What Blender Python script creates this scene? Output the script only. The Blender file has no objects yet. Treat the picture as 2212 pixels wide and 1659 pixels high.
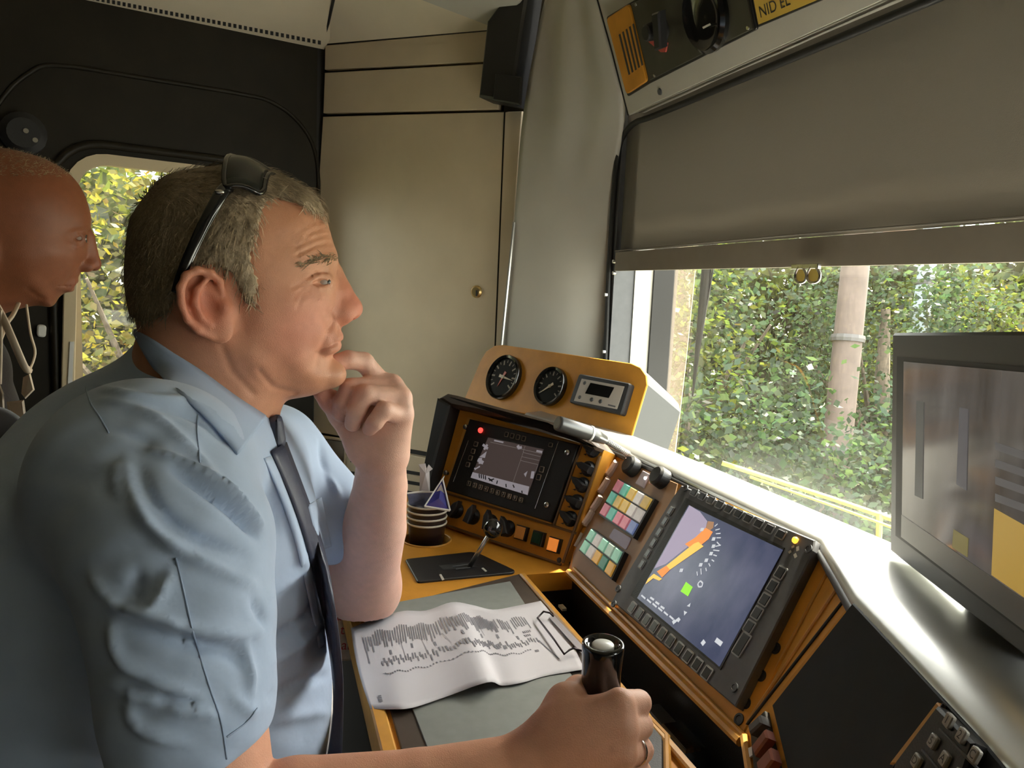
import bpy, bmesh, math, random
import numpy as np
from mathutils import Vector, Matrix
from mathutils.bvhtree import BVHTree

random.seed(7)
rng = np.random.default_rng(7)
SC = bpy.context.scene
COL = SC.collection

# ------------------------------------------------------------------ camera
# world: +X = forward along the track, +Y = to the left side of the cab, Z up,
# cab floor at z = 0.  The photo frame is 2212 x 1659.
FPX, CU, CV = 1660.0, 1106.0, 829.5
ZC, ZD = 1.235, 0.76                       # lens height, desk height
_p, _r, _y = math.radians(7), math.radians(2.5), math.radians(18)
FW = np.array([math.sin(_y)*math.cos(_p), math.cos(_y)*math.cos(_p), -math.sin(_p)])
_R0 = np.array([math.cos(_y), -math.sin(_y), 0.0])
_U0 = np.cross(_R0, FW)
RT = math.cos(_r)*_R0 + math.sin(_r)*_U0
UP = -math.sin(_r)*_R0 + math.cos(_r)*_U0
CP = np.array([0, 0, ZC])
cam = bpy.data.objects.new('camera', bpy.data.cameras.new('camera'))
COL.objects.link(cam)
cam.matrix_world = Matrix(((RT[0], UP[0], -FW[0], CP[0]), (RT[1], UP[1], -FW[1], CP[1]),
                           (RT[2], UP[2], -FW[2], CP[2]), (0, 0, 0, 1)))
cam.data.sensor_width = 36.0
cam.data.lens = FPX*36.0/2212.0
cam.data.clip_start = 0.05
SC.camera = cam

# ------------------------------------------------------------------ light
vs = SC.view_settings
vs.view_transform = 'Standard'; vs.look = 'None'; vs.gamma = 1.0
vs.use_curve_mapping = False
vs.exposure = 1.7
w = bpy.data.worlds.new('sky'); SC.world = w; w.use_nodes = True
wn = w.node_tree.nodes; bg = wn['Background']
sky = wn.new('ShaderNodeTexSky'); sky.sky_type = 'NISHITA'
sky.sun_disc = False; sky.sun_elevation = math.radians(48); sky.sun_rotation = math.radians(60)
sky.air_density = 1.0; sky.dust_density = 4.0; sky.ozone_density = 1.0
skm = wn.new('ShaderNodeMixRGB'); skm.inputs[0].default_value = 0.65
skm.inputs[2].default_value = (6.2, 5.9, 5.1, 1)           # thin bright cloud
w.node_tree.links.new(sky.outputs[0], skm.inputs[1])
w.node_tree.links.new(skm.outputs[0], bg.inputs[0])
bg.inputs[1].default_value = 0.62
sun = bpy.data.objects.new('sun', bpy.data.lights.new('sun', 'SUN'))
COL.objects.link(sun)
sun.data.energy = 9.0; sun.data.angle = math.radians(3); sun.data.color = (1, .90, .72)
_sd = Vector((0.50, 0.22, 0.84)).normalized()              # towards the sun
sun.rotation_euler = _sd.to_track_quat('Z', 'Y').to_euler()

# ------------------------------------------------------------------ pixel -> place helpers
def ray(u, v): return ((u-CU)/FPX)*RT - ((v-CV)/FPX)*UP + FW
def D(u, v, d): return CP + ray(u, v)*d
def PL(u, v, o, n):
    o = np.asarray(o, float); n = np.asarray(n, float); q = ray(u, v)
    return CP + q*(((o-CP)@n)/(q@n))
def ZP(u, v, z): return PL(u, v, (0, 0, z), (0, 0, 1))
def nrm(a):
    a = np.asarray(a, float); return a/np.linalg.norm(a)
def V(*a): return np.array(a, float)

# ------------------------------------------------------------------ materials
MATS = {}
def mat(name, col, rough=0.5, metal=0.0, var=0.0, vscale=30.0, bump=0.0, bscale=200.0,
        emit=None, estr=0.0, coat=0.0, spec=0.5, sss=0.0, trans=0.0, attr=None):
    if name in MATS: return MATS[name]
    m = bpy.data.materials.new(name); m.use_nodes = True
    nt = m.node_tree; b = nt.nodes['Principled BSDF']; L = nt.links
    b.inputs['Base Color'].default_value = (*col, 1)
    b.inputs['Roughness'].default_value = rough
    b.inputs['Metallic'].default_value = metal
    b.inputs['Coat Weight'].default_value = coat
    b.inputs['Specular IOR Level'].default_value = spec
    if sss:
        b.inputs['Subsurface Weight'].default_value = sss
        b.inputs['Subsurface Radius'].default_value = (.012, .005, .003)
        b.inputs['Subsurface Scale'].default_value = 0.5
    if trans: b.inputs['Transmission Weight'].default_value = trans
    if emit is not None:
        b.inputs['Emission Color'].default_value = (*emit, 1)
        b.inputs['Emission Strength'].default_value = estr
    tc = None
    def coord():
        nonlocal tc
        if tc is None: tc = nt.nodes.new('ShaderNodeTexCoord')
        return tc.outputs['Object']
    src = None
    if attr:
        a = nt.nodes.new('ShaderNodeAttribute'); a.attribute_name = attr
        src = a.outputs['Color']
    if var:
        nz = nt.nodes.new('ShaderNodeTexNoise'); nz.inputs['Scale'].default_value = vscale
        nz.inputs['Detail'].default_value = 5
        L.new(coord(), nz.inputs['Vector'])
        mr = nt.nodes.new('ShaderNodeMapRange')
        mr.inputs[1].default_value = .3; mr.inputs[2].default_value = .7
        mr.inputs[3].default_value = 1-var; mr.inputs[4].default_value = 1+var
        L.new(nz.outputs['Fac'], mr.inputs[0])
        mx = nt.nodes.new('ShaderNodeMixRGB'); mx.blend_type = 'MULTIPLY'; mx.inputs[0].default_value = 1
        mx.inputs[1].default_value = (*col, 1)
        if src: L.new(src, mx.inputs[1])
        L.new(mr.outputs[0], mx.inputs[2]); src = mx.outputs[0]
    if src: L.new(src, b.inputs['Base Color'])
    if bump:
        n2 = nt.nodes.new('ShaderNodeTexNoise'); n2.inputs['Scale'].default_value = bscale
        n2.inputs['Detail'].default_value = 3
        L.new(coord(), n2.inputs['Vector'])
        bp = nt.nodes.new('ShaderNodeBump'); bp.inputs['Strength'].default_value = bump
        bp.inputs['Distance'].default_value = 0.002
        L.new(n2.outputs['Fac'], bp.inputs['Height']); L.new(bp.outputs[0], b.inputs['Normal'])
    MATS[name] = m
    return m

# ------------------------------------------------------------------ objects
WL = {}                                        # world origin of each object
def place(o, org, parent):
    base = WL[parent.name] if parent is not None else np.zeros(3)
    if parent is not None: o.parent = parent
    o.location = tuple(np.asarray(org, float)-base)
    WL[o.name] = np.asarray(org, float)
def tag(o, label=None, cat=None, group=None, kind=None):
    if label: o['label'] = label
    if cat: o['category'] = cat
    if group: o['group'] = group
    if kind: o['kind'] = kind
    return o
def thing(name, loc, label, cat, group=None, kind=None):
    o = bpy.data.objects.new(name, None); COL.objects.link(o); o.empty_display_size = .02
    place(o, loc, None)
    return tag(o, label, cat, group, kind)
def mk(name, vs_, fs, m, parent=None, smooth=False, mi=None, org=None, col=None):
    vs_ = np.asarray(vs_, float)
    if org is None:
        org = np.array([(vs_[:, 0].min()+vs_[:, 0].max())/2, (vs_[:, 1].min()+vs_[:, 1].max())/2, vs_[:, 2].min()])
    me = bpy.data.meshes.new(name)
    me.from_pydata((vs_-org).tolist(), [], [list(map(int, f)) for f in fs] if not isinstance(fs, np.ndarray) else fs.tolist())
    for k in (m if isinstance(m, (list, tuple)) else [m]): me.materials.append(k)
    if mi is not None: me.polygons.foreach_set('material_index', np.asarray(mi, np.int32))
    if smooth: me.polygons.foreach_set('use_smooth', np.ones(len(me.polygons), bool))
    if col is not None:
        ca = me.color_attributes.new('tint', 'FLOAT_COLOR', 'POINT')
        c4 = np.ones((len(vs_), 4), np.float32); c4[:, :3] = col
        ca.data.foreach_set('color', c4.ravel())
    me.update()
    o = bpy.data.objects.new(name, me); COL.objects.link(o)
    place(o, org, parent)
    return o
def fixn(o):
    bm = bmesh.new(); bm.from_mesh(o.data); bmesh.ops.recalc_face_normals(bm, faces=bm.faces[:])
    bm.to_mesh(o.data); bm.free(); return o

class Geo:
    """collects pieces of one mesh"""
    def __init__(s): s.v = []; s.f = []; s.m = []; s.n = 0
    def add(s, vv, ff, m=0):
        vv = np.asarray(vv, float); s.v.append(vv)
        for q in ff: s.f.append([int(i)+s.n for i in q]); s.m.append(m)
        s.n += len(vv); return s
    def prism(s, pts, n, h0, h1, b=0.0, m=0):
        """polygon pts (planar, any winding) extruded along n from h0 to h1, chamfer b on the h1 rim"""
        P = np.asarray(pts, float); n = nrm(n); k = len(P)
        a = sum(np.cross(P[i], P[(i+1) % k]) for i in range(k))
        c0 = P.mean(0); a = sum(np.cross(P[i]-c0, P[(i+1) % k]-c0) for i in range(k))
        if a@n < 0: P = P[::-1]
        if b > 0:
            Q = inset(P, n, b)
            vv = np.vstack([P+n*h0, P+n*(h1-b), Q+n*h1]); L = 3
        else:
            vv = np.vstack([P+n*h0, P+n*h1]); L = 2
        ff = [list(range(k))[::-1], [k*(L-1)+i for i in range(k)]]
        for l in range(L-1):
            for i in range(k):
                j = (i+1) % k
                ff.append([l*k+i, l*k+j, (l+1)*k+j, (l+1)*k+i])
        return s.add(vv, ff, m)
    def tube(s, path, rad, seg=10, cap=True, m=0, flat=None):
        """round tube along path, rad scalar or list; flat=(normal, ratio) squashes it"""
        P = np.asarray(path, float); k = len(P)
        rad = np.full(k, rad) if np.isscalar(rad) else np.asarray(rad, float)
        T = np.gradient(P, axis=0); T /= np.linalg.norm(T, axis=1)[:, None]
        a = nrm(np.cross(T[0], [0.31, .2, .93])); rings = []
        for i in range(k):
            a = nrm(a-T[i]*(a@T[i])); b = np.cross(T[i], a)
            th = np.linspace(0, 2*math.pi, seg, endpoint=False)
            ring = (np.cos(th)[:, None]*a+np.sin(th)[:, None]*b)*rad[i]
            if flat is not None:
                fn = nrm(flat[0]); ring = ring-np.outer(ring@fn, fn)*(1-flat[1])
            rings.append(P[i]+ring)
        ff = []
        for i in range(k-1):
            for j in range(seg):
                q = (j+1) % seg
                ff.append([i*seg+j, i*seg+q, (i+1)*seg+q, (i+1)*seg+j])
        if cap:
            ff.append(list(range(seg))[::-1]); ff.append([(k-1)*seg+j for j in range(seg)])
        return s.add(np.vstack(rings), ff, m)
    def lathe(s, o, ax, prof, seg=24, m=0, capends=True):
        """prof: list of (radius, height along ax)"""
        ax = nrm(ax); a = nrm(np.cross(ax, [.3, .9, .1])); b = np.cross(ax, a); o = np.asarray(o, float)
        th = np.linspace(0, 2*math.pi, seg, endpoint=False)
        d = np.cos(th)[:, None]*a+np.sin(th)[:, None]*b
        vv = np.vstack([o+ax*h+d*r for r, h in prof]); ff = []
        for i in range(len(prof)-1):
            for j in range(seg):
                q = (j+1) % seg; ff.append([i*seg+j, i*seg+q, (i+1)*seg+q, (i+1)*seg+j])
        if capends:
            ff.append(list(range(seg))[::-1]); ff.append([(len(prof)-1)*seg+j for j in range(seg)])
        return s.add(vv, ff, m)
    def sphere(s, c, r, seg=16, m=0, axes=None):
        prof = []; n = seg//2
        vv = [];
        A = np.eye(3) if axes is None else np.asarray(axes, float)
        rr = np.full(3, r) if np.isscalar(r) else np.asarray(r, float)
        for i in range(n+1):
            ph = math.pi*i/n
            for j in range(seg):
                t = 2*math.pi*j/seg
                vv.append(np.asarray(c)+(A.T@(rr*np.array([math.sin(ph)*math.cos(t), math.sin(ph)*math.sin(t), math.cos(ph)]))))
        ff = []
        for i in range(n):
            for j in range(seg):
                q = (j+1) % seg; ff.append([i*seg+j, (i+1)*seg+j, (i+1)*seg+q, i*seg+q])
        return s.add(vv, ff, m)
    def grid(s, P, m=0, wrap=False):
        """P [rows, cols, 3]"""
        P = np.asarray(P, float); r, c = P.shape[:2]; ff = []
        for i in range(r-1):
            for j in range(c-1): ff.append([i*c+j, i*c+j+1, (i+1)*c+j+1, (i+1)*c+j])
        return s.add(P.reshape(-1, 3), ff, m)
    def box(s, lo, hi, m=0):
        lo = np.asarray(lo, float); hi = np.asarray(hi, float)
        p = [(lo[0], lo[1], 0), (hi[0], lo[1], 0), (hi[0], hi[1], 0), (lo[0], hi[1], 0)]
        return s.prism(np.array(p, float), (0, 0, 1), lo[2], hi[2], m=m)
    def build(s, name, m, parent=None, smooth=False, org=None, auto=None):
        o = mk(name, np.vstack(s.v), s.f, m, parent, smooth, mi=s.m, org=org)
        fixn(o)
        if auto is not None:
            me = o.data
            me.polygons.foreach_set('use_smooth', np.ones(len(me.polygons), bool))
            me.set_sharp_from_angle(angle=math.radians(auto))
        return o
def inset(P, n, b):
    k = len(P); out = []
    for i in range(k):
        d0 = nrm(P[i]-P[i-1]); d1 = nrm(P[(i+1) % k]-P[i])
        m0 = np.cross(n, d0); m1 = np.cross(n, d1); bi = m0+m1
        den = max(1+m0@m1, .25)
        out.append(P[i]+bi/den*b)
    return np.array(out)
def solidify(o, t, off=-1):
    md = o.modifiers.new('thick', 'SOLIDIFY'); md.thickness = t; md.offset = off; return o
def subsurf(o, n=1):
    md = o.modifiers.new('smooth', 'SUBSURF'); md.levels = n; md.render_levels = n; return o
def roundpoly(P, r, seg=4):
    """round the corners of a planar polygon"""
    P = np.asarray(P, float); k = len(P); out = []
    for i in range(k):
        a = P[i-1]-P[i]; b = P[(i+1) % k]-P[i]
        q = min(r, .45*np.linalg.norm(a), .45*np.linalg.norm(b))
        A = P[i]+nrm(a)*q; B = P[i]+nrm(b)*q
        for t in np.linspace(0, 1, seg+1):
            out.append((1-t)**2*A+2*t*(1-t)*P[i]+t*t*B)
    return np.array(out)
class Plane:
    def __init__(s, o, ex, up):
        s.o = np.asarray(o, float); s.ex = nrm(ex); up = np.asarray(up, float)
        s.ey = nrm(up-s.ex*(up@s.ex)); s.n = np.cross(s.ex, s.ey)
        if s.n@(CP-s.o) < 0: s.n = -s.n
    def px(s, u, v, h=0.0): return PL(u, v, s.o+s.n*h, s.n)
    def poly(s, pts, h=0.0): return np.array([s.px(u, v, h) for u, v in pts])
    def bil(s, quad, a, b):
        """quad = 4 plane points TL TR BR BL; a across, b down"""
        q = quad; return (q[0]*(1-a)+q[1]*a)*(1-b)+(q[3]*(1-a)+q[2]*a)*b
def cellquad(pl, q, a0, a1, b0, b1): return np.array([pl.bil(q, a0, b0), pl.bil(q, a1, b0), pl.bil(q, a1, b1), pl.bil(q, a0, b1)])

def text_geo(txt, o, ex, ey, size, m=None):
    """flat lettering as triangles: returns (verts, faces) placed at o with axes ex, ey"""
    cu = bpy.data.curves.new('t', 'FONT'); cu.body = txt; cu.size = 1.0
    cu.align_x = 'CENTER'; cu.align_y = 'CENTER'
    ob = bpy.data.objects.new('t', cu); COL.objects.link(ob)
    dg = bpy.context.evaluated_depsgraph_get()
    me = bpy.data.meshes.new_from_object(ob.evaluated_get(dg))
    vv = np.array([v.co[:] for v in me.vertices]); ff = [list(p.vertices) for p in me.polygons]
    bpy.data.objects.remove(ob); bpy.data.curves.remove(cu); bpy.data.meshes.remove(me)
    ex = nrm(ex)*size; ey = nrm(ey)*size
    return np.asarray(o)+vv[:, :1]*ex+vv[:, 1:2]*ey, ff
def text(name, txt, o, ex, ey, size, m, parent):
    vv, ff = text_geo(txt, o, ex, ey, size)
    return mk(name, vv, ff, m, parent)

# ------------------------------------------------------------------ shared materials
M_OCH = mat('ochre_paint', (.56, .25, .028), .5, spec=.28, var=.13, vscale=18, bump=.12, bscale=300)
M_OCHD = mat('ochre_edge', (.56, .28, .05), .38, var=.12, vscale=40)
M_BLK = mat('black_plastic', (.012, .012, .013), .45, bump=.15, bscale=500)
M_BLKG = mat('black_gloss', (.008, .008, .008), .12, coat=.5)
M_DGR = mat('dark_grey_metal', (.075, .078, .085), .5, var=.08, vscale=60)
M_GREY = mat('grey_bezel', (.085, .086, .094), .5, var=.1, vscale=80)
M_WALL = mat('beige_panel', (.60, .505, .355), .42, var=.05, vscale=9, bump=.05, bscale=150)
M_PIL = mat('grey_panel', (.50, .485, .43), .42, var=.04, vscale=8, bump=.05, bscale=150)
M_CEIL = mat('ceiling_panel', (.70, .62, .47), .55, var=.04, vscale=8)
M_DARK = mat('dark_door_panel', (.014, .011, .006), .5, var=.2, vscale=12, bump=.1, bscale=120, spec=.25)
M_RUB = mat('black_rubber', (.012, .012, .012), .6)
M_SIL = mat('brushed_silver', (.62, .62, .60), .33, metal=.85, var=.05, vscale=15)
M_STEEL = mat('steel', (.55, .54, .52), .25, metal=1.0)
M_WHITE = mat('white_plastic', (.75, .75, .73), .45)
M_PRINT = mat('pale_print', (.55, .52, .45), .6)
M_PRINTD = mat('dark_print', (.03, .03, .03), .6)
# ================================================================== cab shell
def struct(o): o['kind'] = 'structure'; return o
Z3 = V(0, 0, 1)
# ---- wall with the side door
WD = Plane((.155, 2.41, 0), (.96, .28, 0), Z3)
def wd(s, z, h=0.0): return WD.o+WD.ex*s+Z3*z+WD.n*h
def sz(u, v): q = WD.px(u, v)-WD.o; return q@WD.ex, q[2]
def hole_slab(g, hole, lo, hi, h0, h1, m=0):
    """slab lo..hi (s,z) with a hole polygon (s,z)"""
    c = hole.mean(0); out = []
    for p in hole:
        d = p-c; t = 1e9
        for k in (0, 1):
            if d[k] > 1e-9: t = min(t, (hi[k]-c[k])/d[k])
            elif d[k] < -1e-9: t = min(t, (lo[k]-c[k])/d[k])
        out.append(c+d*t)
    out = np.array(out)
    for cor in ((lo[0], lo[1]), (hi[0], lo[1]), (hi[0], hi[1]), (lo[0], hi[1])):
        i = int(np.argmin(((out-np.array(cor))**2).sum(1))); out[i] = cor
    k = len(hole); vv = []
    for h in (h0, h1):
        vv += [wd(*p, h) for p in hole]; vv += [wd(*p, h) for p in out]
    ff = []
    for i in range(k):
        j = (i+1) % k
        ff += [[i, j, k+j, k+i], [2*k+i, 3*k+i, 3*k+j, 2*k+j], [i, 2*k+i, 2*k+j, j], [k+i, k+j, 3*k+j, 3*k+i]]
    g.add(np.array(vv), ff, m)
def rrect(lo, hi, r, seg=7):
    out = []
    for cx, cy, a0 in ((hi[0]-r, hi[1]-r, 0), (lo[0]+r, hi[1]-r, 90), (lo[0]+r, lo[1]+r, 180), (hi[0]-r, lo[1]+r, 270)):
        for t in np.linspace(a0, a0+90, seg): out.append((cx+r*math.cos(math.radians(t)), cy+r*math.sin(math.radians(t))))
    return np.array(out)
h_lo = (sz(158, 600)[0], .70); h_hi = (sz(560, 600)[0], sz(300, 352)[1])
hole = rrect(h_lo, h_hi, .085)
door = struct(thing('door_1', wd(-.35, 0), 'dark moulded cab side door with rounded window behind the driver', 'door'))
g = Geo(); hole_slab(g, hole, (-.80, .0), (-.012, 1.915), -.05, 0.0); g.build('door_panel', M_DARK, door, auto=40)
def onwd(pts, h=.0): return np.array([WD.px(u, v, h) for u, v in pts])
def smoothpath(P, n=40):
    P = np.asarray(P, float); k = len(P); t = np.linspace(0, k-1, n); out = []
    for x in t:
        i = min(int(x), k-2); f = x-i
        p0 = P[max(i-1, 0)]; p1 = P[i]; p2 = P[i+1]; p3 = P[min(i+2, k-1)]
        out.append(.5*((2*p1)+(-p0+p2)*f+(2*p0-5*p1+4*p2-p3)*f*f+(-p0+3*p1-3*p2+p3)*f**3))
    return np.array(out)
ridge = smoothpath(onwd([(-30, 270), (10, 205), (60, 160), (125, 141), (330, 172), (520, 203), (590, 222), (650, 270), (684, 345), (690, 500)]))
Geo().tube(ridge, .006, 8).build('moulded_ridge', M_DARK, door, smooth=True)
rim = rrect((h_lo[0]-.045, h_lo[1]-.04), (h_hi[0]+.045, h_hi[1]+.035), .12)
Geo().tube(np.array([wd(*p, .004) for p in np.vstack([rim, rim[:1]])]), .011, 8, cap=False).build('window_rim', M_DARK, door, smooth=True)
win = struct(thing('window_1', wd(-.3, .7), 'cab side door window with cream frame, foliage outside', 'window'))
M_CREAM = mat('cream_frame', (.66, .55, .36), .4)
fr_o = rrect((h_lo[0]-.012, h_lo[1]-.012), (h_hi[0]+.012, h_hi[1]+.012), .095); fr_i = rrect((h_lo[0]+.016, h_lo[1]+.016), (h_hi[0]-.016, h_hi[1]-.016), .07)
vv = np.array([wd(*p, h) for h in (-.02, .006) for ring in (fr_o, fr_i) for p in ring]); k = len(fr_o); ff = []
for i in range(k):
    j = (i+1) % k
    ff += [[2*k+i, 2*k+j, 3*k+j, 3*k+i], [i, 2*k+i, 3*k+i-2*k+2*k-2*k+0, i]] if False else [[2*k+i, 2*k+j, 3*k+j, 3*k+i], [i, j, 2*k+j, 2*k+i], [k+j, k+i, 3*k+i, 3*k+j], [i, k+i, k+j, j]]
fixn(mk('window_frame', vv, ff, M_CREAM, win))
def glassmat(name, dust=0.03, sweep=None):
    m = bpy.data.materials.new(name); m.use_nodes = True; nt = m.node_tree; N = nt.nodes; L = nt.links
    N.remove(N['Principled BSDF']); out = N['Material Output']
    tr = N.new('ShaderNodeBsdfTransparent'); tr.inputs[0].default_value = (.93, .97, .94, 1)
    gl = N.new('ShaderNodeBsdfGlossy'); gl.inputs['Roughness'].default_value = .02
    lw = N.new('ShaderNodeLayerWeight'); lw.inputs[0].default_value = .5
    pw = N.new('ShaderNodeMath'); pw.operation = 'POWER'; pw.inputs[1].default_value = 4.5; L.new(lw.outputs['Facing'], pw.inputs[0])
    fr = N.new('ShaderNodeMath'); fr.operation = 'MULTIPLY_ADD'; fr.inputs[1].default_value = .85; fr.inputs[2].default_value = .04; L.new(pw.outputs[0], fr.inputs[0])
    m1 = N.new('ShaderNodeMixShader'); L.new(fr.outputs[0], m1.inputs[0]); L.new(tr.outputs[0], m1.inputs[1]); L.new(gl.outputs[0], m1.inputs[2])
    du = N.new('ShaderNodeBsdfTranslucent'); du.inputs[0].default_value = (.80, .68, .52, 1)
    m2 = N.new('ShaderNodeMixShader')
    geo = N.new('ShaderNodeNewGeometry'); mp = N.new('ShaderNodeMapping')
    mp.inputs['Scale'].default_value = (6, 55, 16); mp.inputs['Rotation'].default_value = (.5, 0, 0)
    L.new(geo.outputs['Position'], mp.inputs[0])
    nz = N.new('ShaderNodeTexNoise'); nz.inputs['Scale'].default_value = 4; nz.inputs['Detail'].default_value = 6; nz.inputs['Distortion'].default_value = 1.2
    L.new(mp.outputs[0], nz.inputs['Vector'])
    mr = N.new('ShaderNodeMapRange'); mr.inputs[1].default_value = .42; mr.inputs[2].default_value = .72
    mr.inputs[3].default_value = dust*.4; mr.inputs[4].default_value = dust*2.4
    L.new(nz.outputs['Fac'], mr.inputs[0]); fac = mr.outputs[0]
    if sweep is not None:
        a, b = sweep                      # unwiped where y > a + b z
        sp = N.new('ShaderNodeSeparateXYZ'); L.new(geo.outputs['Position'], sp.inputs[0])
        ml = N.new('ShaderNodeMath'); ml.operation = 'MULTIPLY_ADD'; ml.inputs[1].default_value = -b; ml.inputs[2].default_value = -a
        L.new(sp.outputs['Z'], ml.inputs[0])
        ad = N.new('ShaderNodeMath'); ad.operation = 'ADD'; L.new(ml.outputs[0], ad.inputs[0]); L.new(sp.outputs['Y'], ad.inputs[1])
        mr2 = N.new('ShaderNodeMapRange'); mr2.inputs[1].default_value = -.002; mr2.inputs[2].default_value = .002
        mr2.inputs[3].default_value = .0; mr2.inputs[4].default_value = .065
        L.new(ad.outputs[0], mr2.inputs[0])
        nz2 = N.new('ShaderNodeTexNoise'); nz2.inputs['Scale'].default_value = 26; nz2.inputs['Detail'].default_value = 8
        L.new(mp.outputs[0], nz2.inputs['Vector'])
        mr3 = N.new('ShaderNodeMapRange'); mr3.inputs[1].default_value = .4; mr3.inputs[2].default_value = .65; mr3.inputs[3].default_value = .7; mr3.inputs[4].default_value = 1.6
        L.new(nz2.outputs['Fac'], mr3.inputs[0])
        mm = N.new('ShaderNodeMath'); mm.operation = 'MULTIPLY'; L.new(mr2.outputs[0], mm.inputs[0]); L.new(mr3.outputs[0], mm.inputs[1])
        a2 = N.new('ShaderNodeMath'); a2.operation = 'ADD'; L.new(mm.outputs[0], a2.inputs[0]); L.new(fac, a2.inputs[1]); fac = a2.outputs[0]
    L.new(fac, m2.inputs[0]); L.new(m1.outputs[0], m2.inputs[1]); L.new(du.outputs[0], m2.inputs[2])
    L.new(m2.outputs[0], out.inputs[0])
    return m
M_GL1 = glassmat('side_glass', .03)
mk('pane', [wd(*p, -.018) for p in fr_i], [list(range(len(fr_i)))], M_GL1, win)
q = onwd([(137, 590), (166, 590), (160, 850), (131, 850)], .006)
Geo().prism(q, WD.n, 0, .02, .002).build('sash_bar', M_CREAM, win)
q = onwd([(151, 738), (160, 738), (155, 850), (145, 850)], .027)
Geo().prism(q, WD.n, 0, .004).build('sash_reflection', M_WHITE, win)  # white strip painting a bright reflection on the sash bar
Geo().prism(np.array([wd(-.03, 0, -.01), wd(.05, 0, -.01), wd(.05, 0, -.16), wd(-.03, 0, -.16)]), Z3, 0, 2.1).build('corner_post', M_RUB, door)
# small latch and hinge on the door
lat = Geo()
lat.prism(roundpoly(onwd([(80, 700), (100, 702), (98, 728), (79, 726)]), .008), WD.n, 0, .02, .003)
lat.build('door_latch', M_WHITE, door)
hg = Geo(); c = WD.px(50, 290)
hg.lathe(c, WD.n, [(.05, 0), (.05, .02), (.035, .03)], 20); hg.build('hinge_cover', M_BLK, door, auto=30)
for u, v in ((56, 283), (76, 303)):
    Geo().lathe(WD.px(u, v, .03), WD.n, [(.006, 0), (.006, .004)], 10).build('screw', M_STEEL, door)
for u, v in ((100, 760), (300, 930)): pass
wl = struct(Geo().box((-3.0, 0, 0), (-2.9, .1, .1)).build('wall_left', M_DARK)) if False else None
# wall beyond the door to the rear, and the rear wall
e0 = wd(-.77, 0, -.052); e1 = wd(-2.6, 0)
g = Geo(); g.prism(np.array([e0, e1, e1-WD.n*.05, e0-WD.n*.05]), Z3, 0, 2.3)
struct(g.build('wall_left', M_DARK))
g = Geo(); g.box((-1.75, -1.75, 0), (-1.70, 2.3, 2.3)); struct(g.build('wall_back', mat('rear_wall', (.02, .018, .014), .6, var=.1)))
g = Geo(); g.box((-1.75, -1.75, -.05), (.95, 2.6, 0)); struct(g.build('floor', mat('cab_floor', (.05, .05, .05), .7, var=.2)))
g = Geo(); g.box((-1.75, -1.8, 0), (.95, -1.75, 2.3))
struct(g.build('wall_right', mat('right_wall', (.20, .18, .14), .6)))
struct(Geo().box((.935, -1.75, 0), (.985, 1.75, .80)).build('wall_front', M_DARK))
struct(Geo().prism(V((.58, 1.95, 0), (.96, 1.70, 0), (.99, 1.75, 0), (.60, 2.02, 0)), Z3, 0, 2.2).build('wall_corner', M_DARK))
# ---- corner locker
LK = Plane((.60, 1.93, 0), (.68, -.73, 0), Z3)
lk = thing('corner_locker', LK.px(880, 1100)*V(1, 1, 0), 'tall beige corner locker with flat doors and brass lock', 'locker')
bk = LK.poly([(690, 60), (1150, 30), (1060, 1250), (600, 1180)])
Geo().prism(bk, LK.n, -.09, -.02).build('carcass', M_RUB, lk)
for nm, pp in (('top_panel', [(702, 98), (1088, 64), (1081, 131), (701, 150)]), ('upper_panel', [(701, 157), (1081, 136), (1076, 236), (698, 244)]),
               ('lower_panel', [(652, 940), (1010, 1006), (975, 1250), (630, 1190)])):
    Geo().prism(LK.poly(pp), LK.n, -.02, .0, .0015).build(nm, M_WALL, lk)
dr = Geo().prism(LK.poly([(697, 252), (1128, 240), (1070, 1004), (655, 928)]), LK.n, -.02, .0, .002).build('locker_door', M_WALL, lk)
M_BRASS = mat('brass', (.75, .56, .26), .3, metal=1)
lg = Geo(); lg.lathe(LK.px(1030, 630), LK.n, [(.0165, 0), (.0165, .003), (.012, .007), (.006, .007)], 20)
lg.build('lock', M_BRASS, dr, auto=30)
Geo().prism(LK.poly([(1028, 627), (1031, 627), (1031, 640), (1028, 640)], .0072), LK.n, 0, .0006).build('keyhole', M_PRINTD, dr)
Geo().prism(LK.poly([(640, 860), (652, 860), (640, 1190), (622, 1190)]), LK.n, -.02, .012).build('edge_seal', M_RUB, lk)
# recessed box with a knob, and vent slots, on the lower panel
rc = Geo(); rc.prism(roundpoly(LK.poly([(662, 943), (745, 955), (742, 1032), (658, 1020)]), .012), LK.n, 0, .003, .001)
rb = rc.build('recess_plate', mat('recess_grey', (.20, .18, .14), .45), lk)
Geo().tube(np.vstack([roundpoly(LK.poly([(660, 938), (748, 951), (744, 1036), (656, 1024)]), .014)]*1 + [roundpoly(LK.poly([(660, 938), (748, 951), (744, 1036), (656, 1024)]), .014)[:1]]), .005, 8, cap=False).build('recess_rim', M_WALL, lk, smooth=True)
kn = Geo(); kn.lathe(LK.px(722, 986, .003), LK.n, [(.008, 0), (.008, .014), (.017, .018), (.019, .024), (.015, .031), (.004, .033)], 20)
kn.build('red_knob', mat('red_knob', (.34, .06, .035), .3, coat=.3), lk, auto=40)
for (a, b) in ((961, 970), (992, 998), (1018, 1025), (1043, 1050)):
    Geo().prism(LK.poly([(758, a), (766, a+1), (765, b+1), (757, b)]), LK.n, 0, .0012).build('indicator_hole', M_PRINTD, lk)
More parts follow.
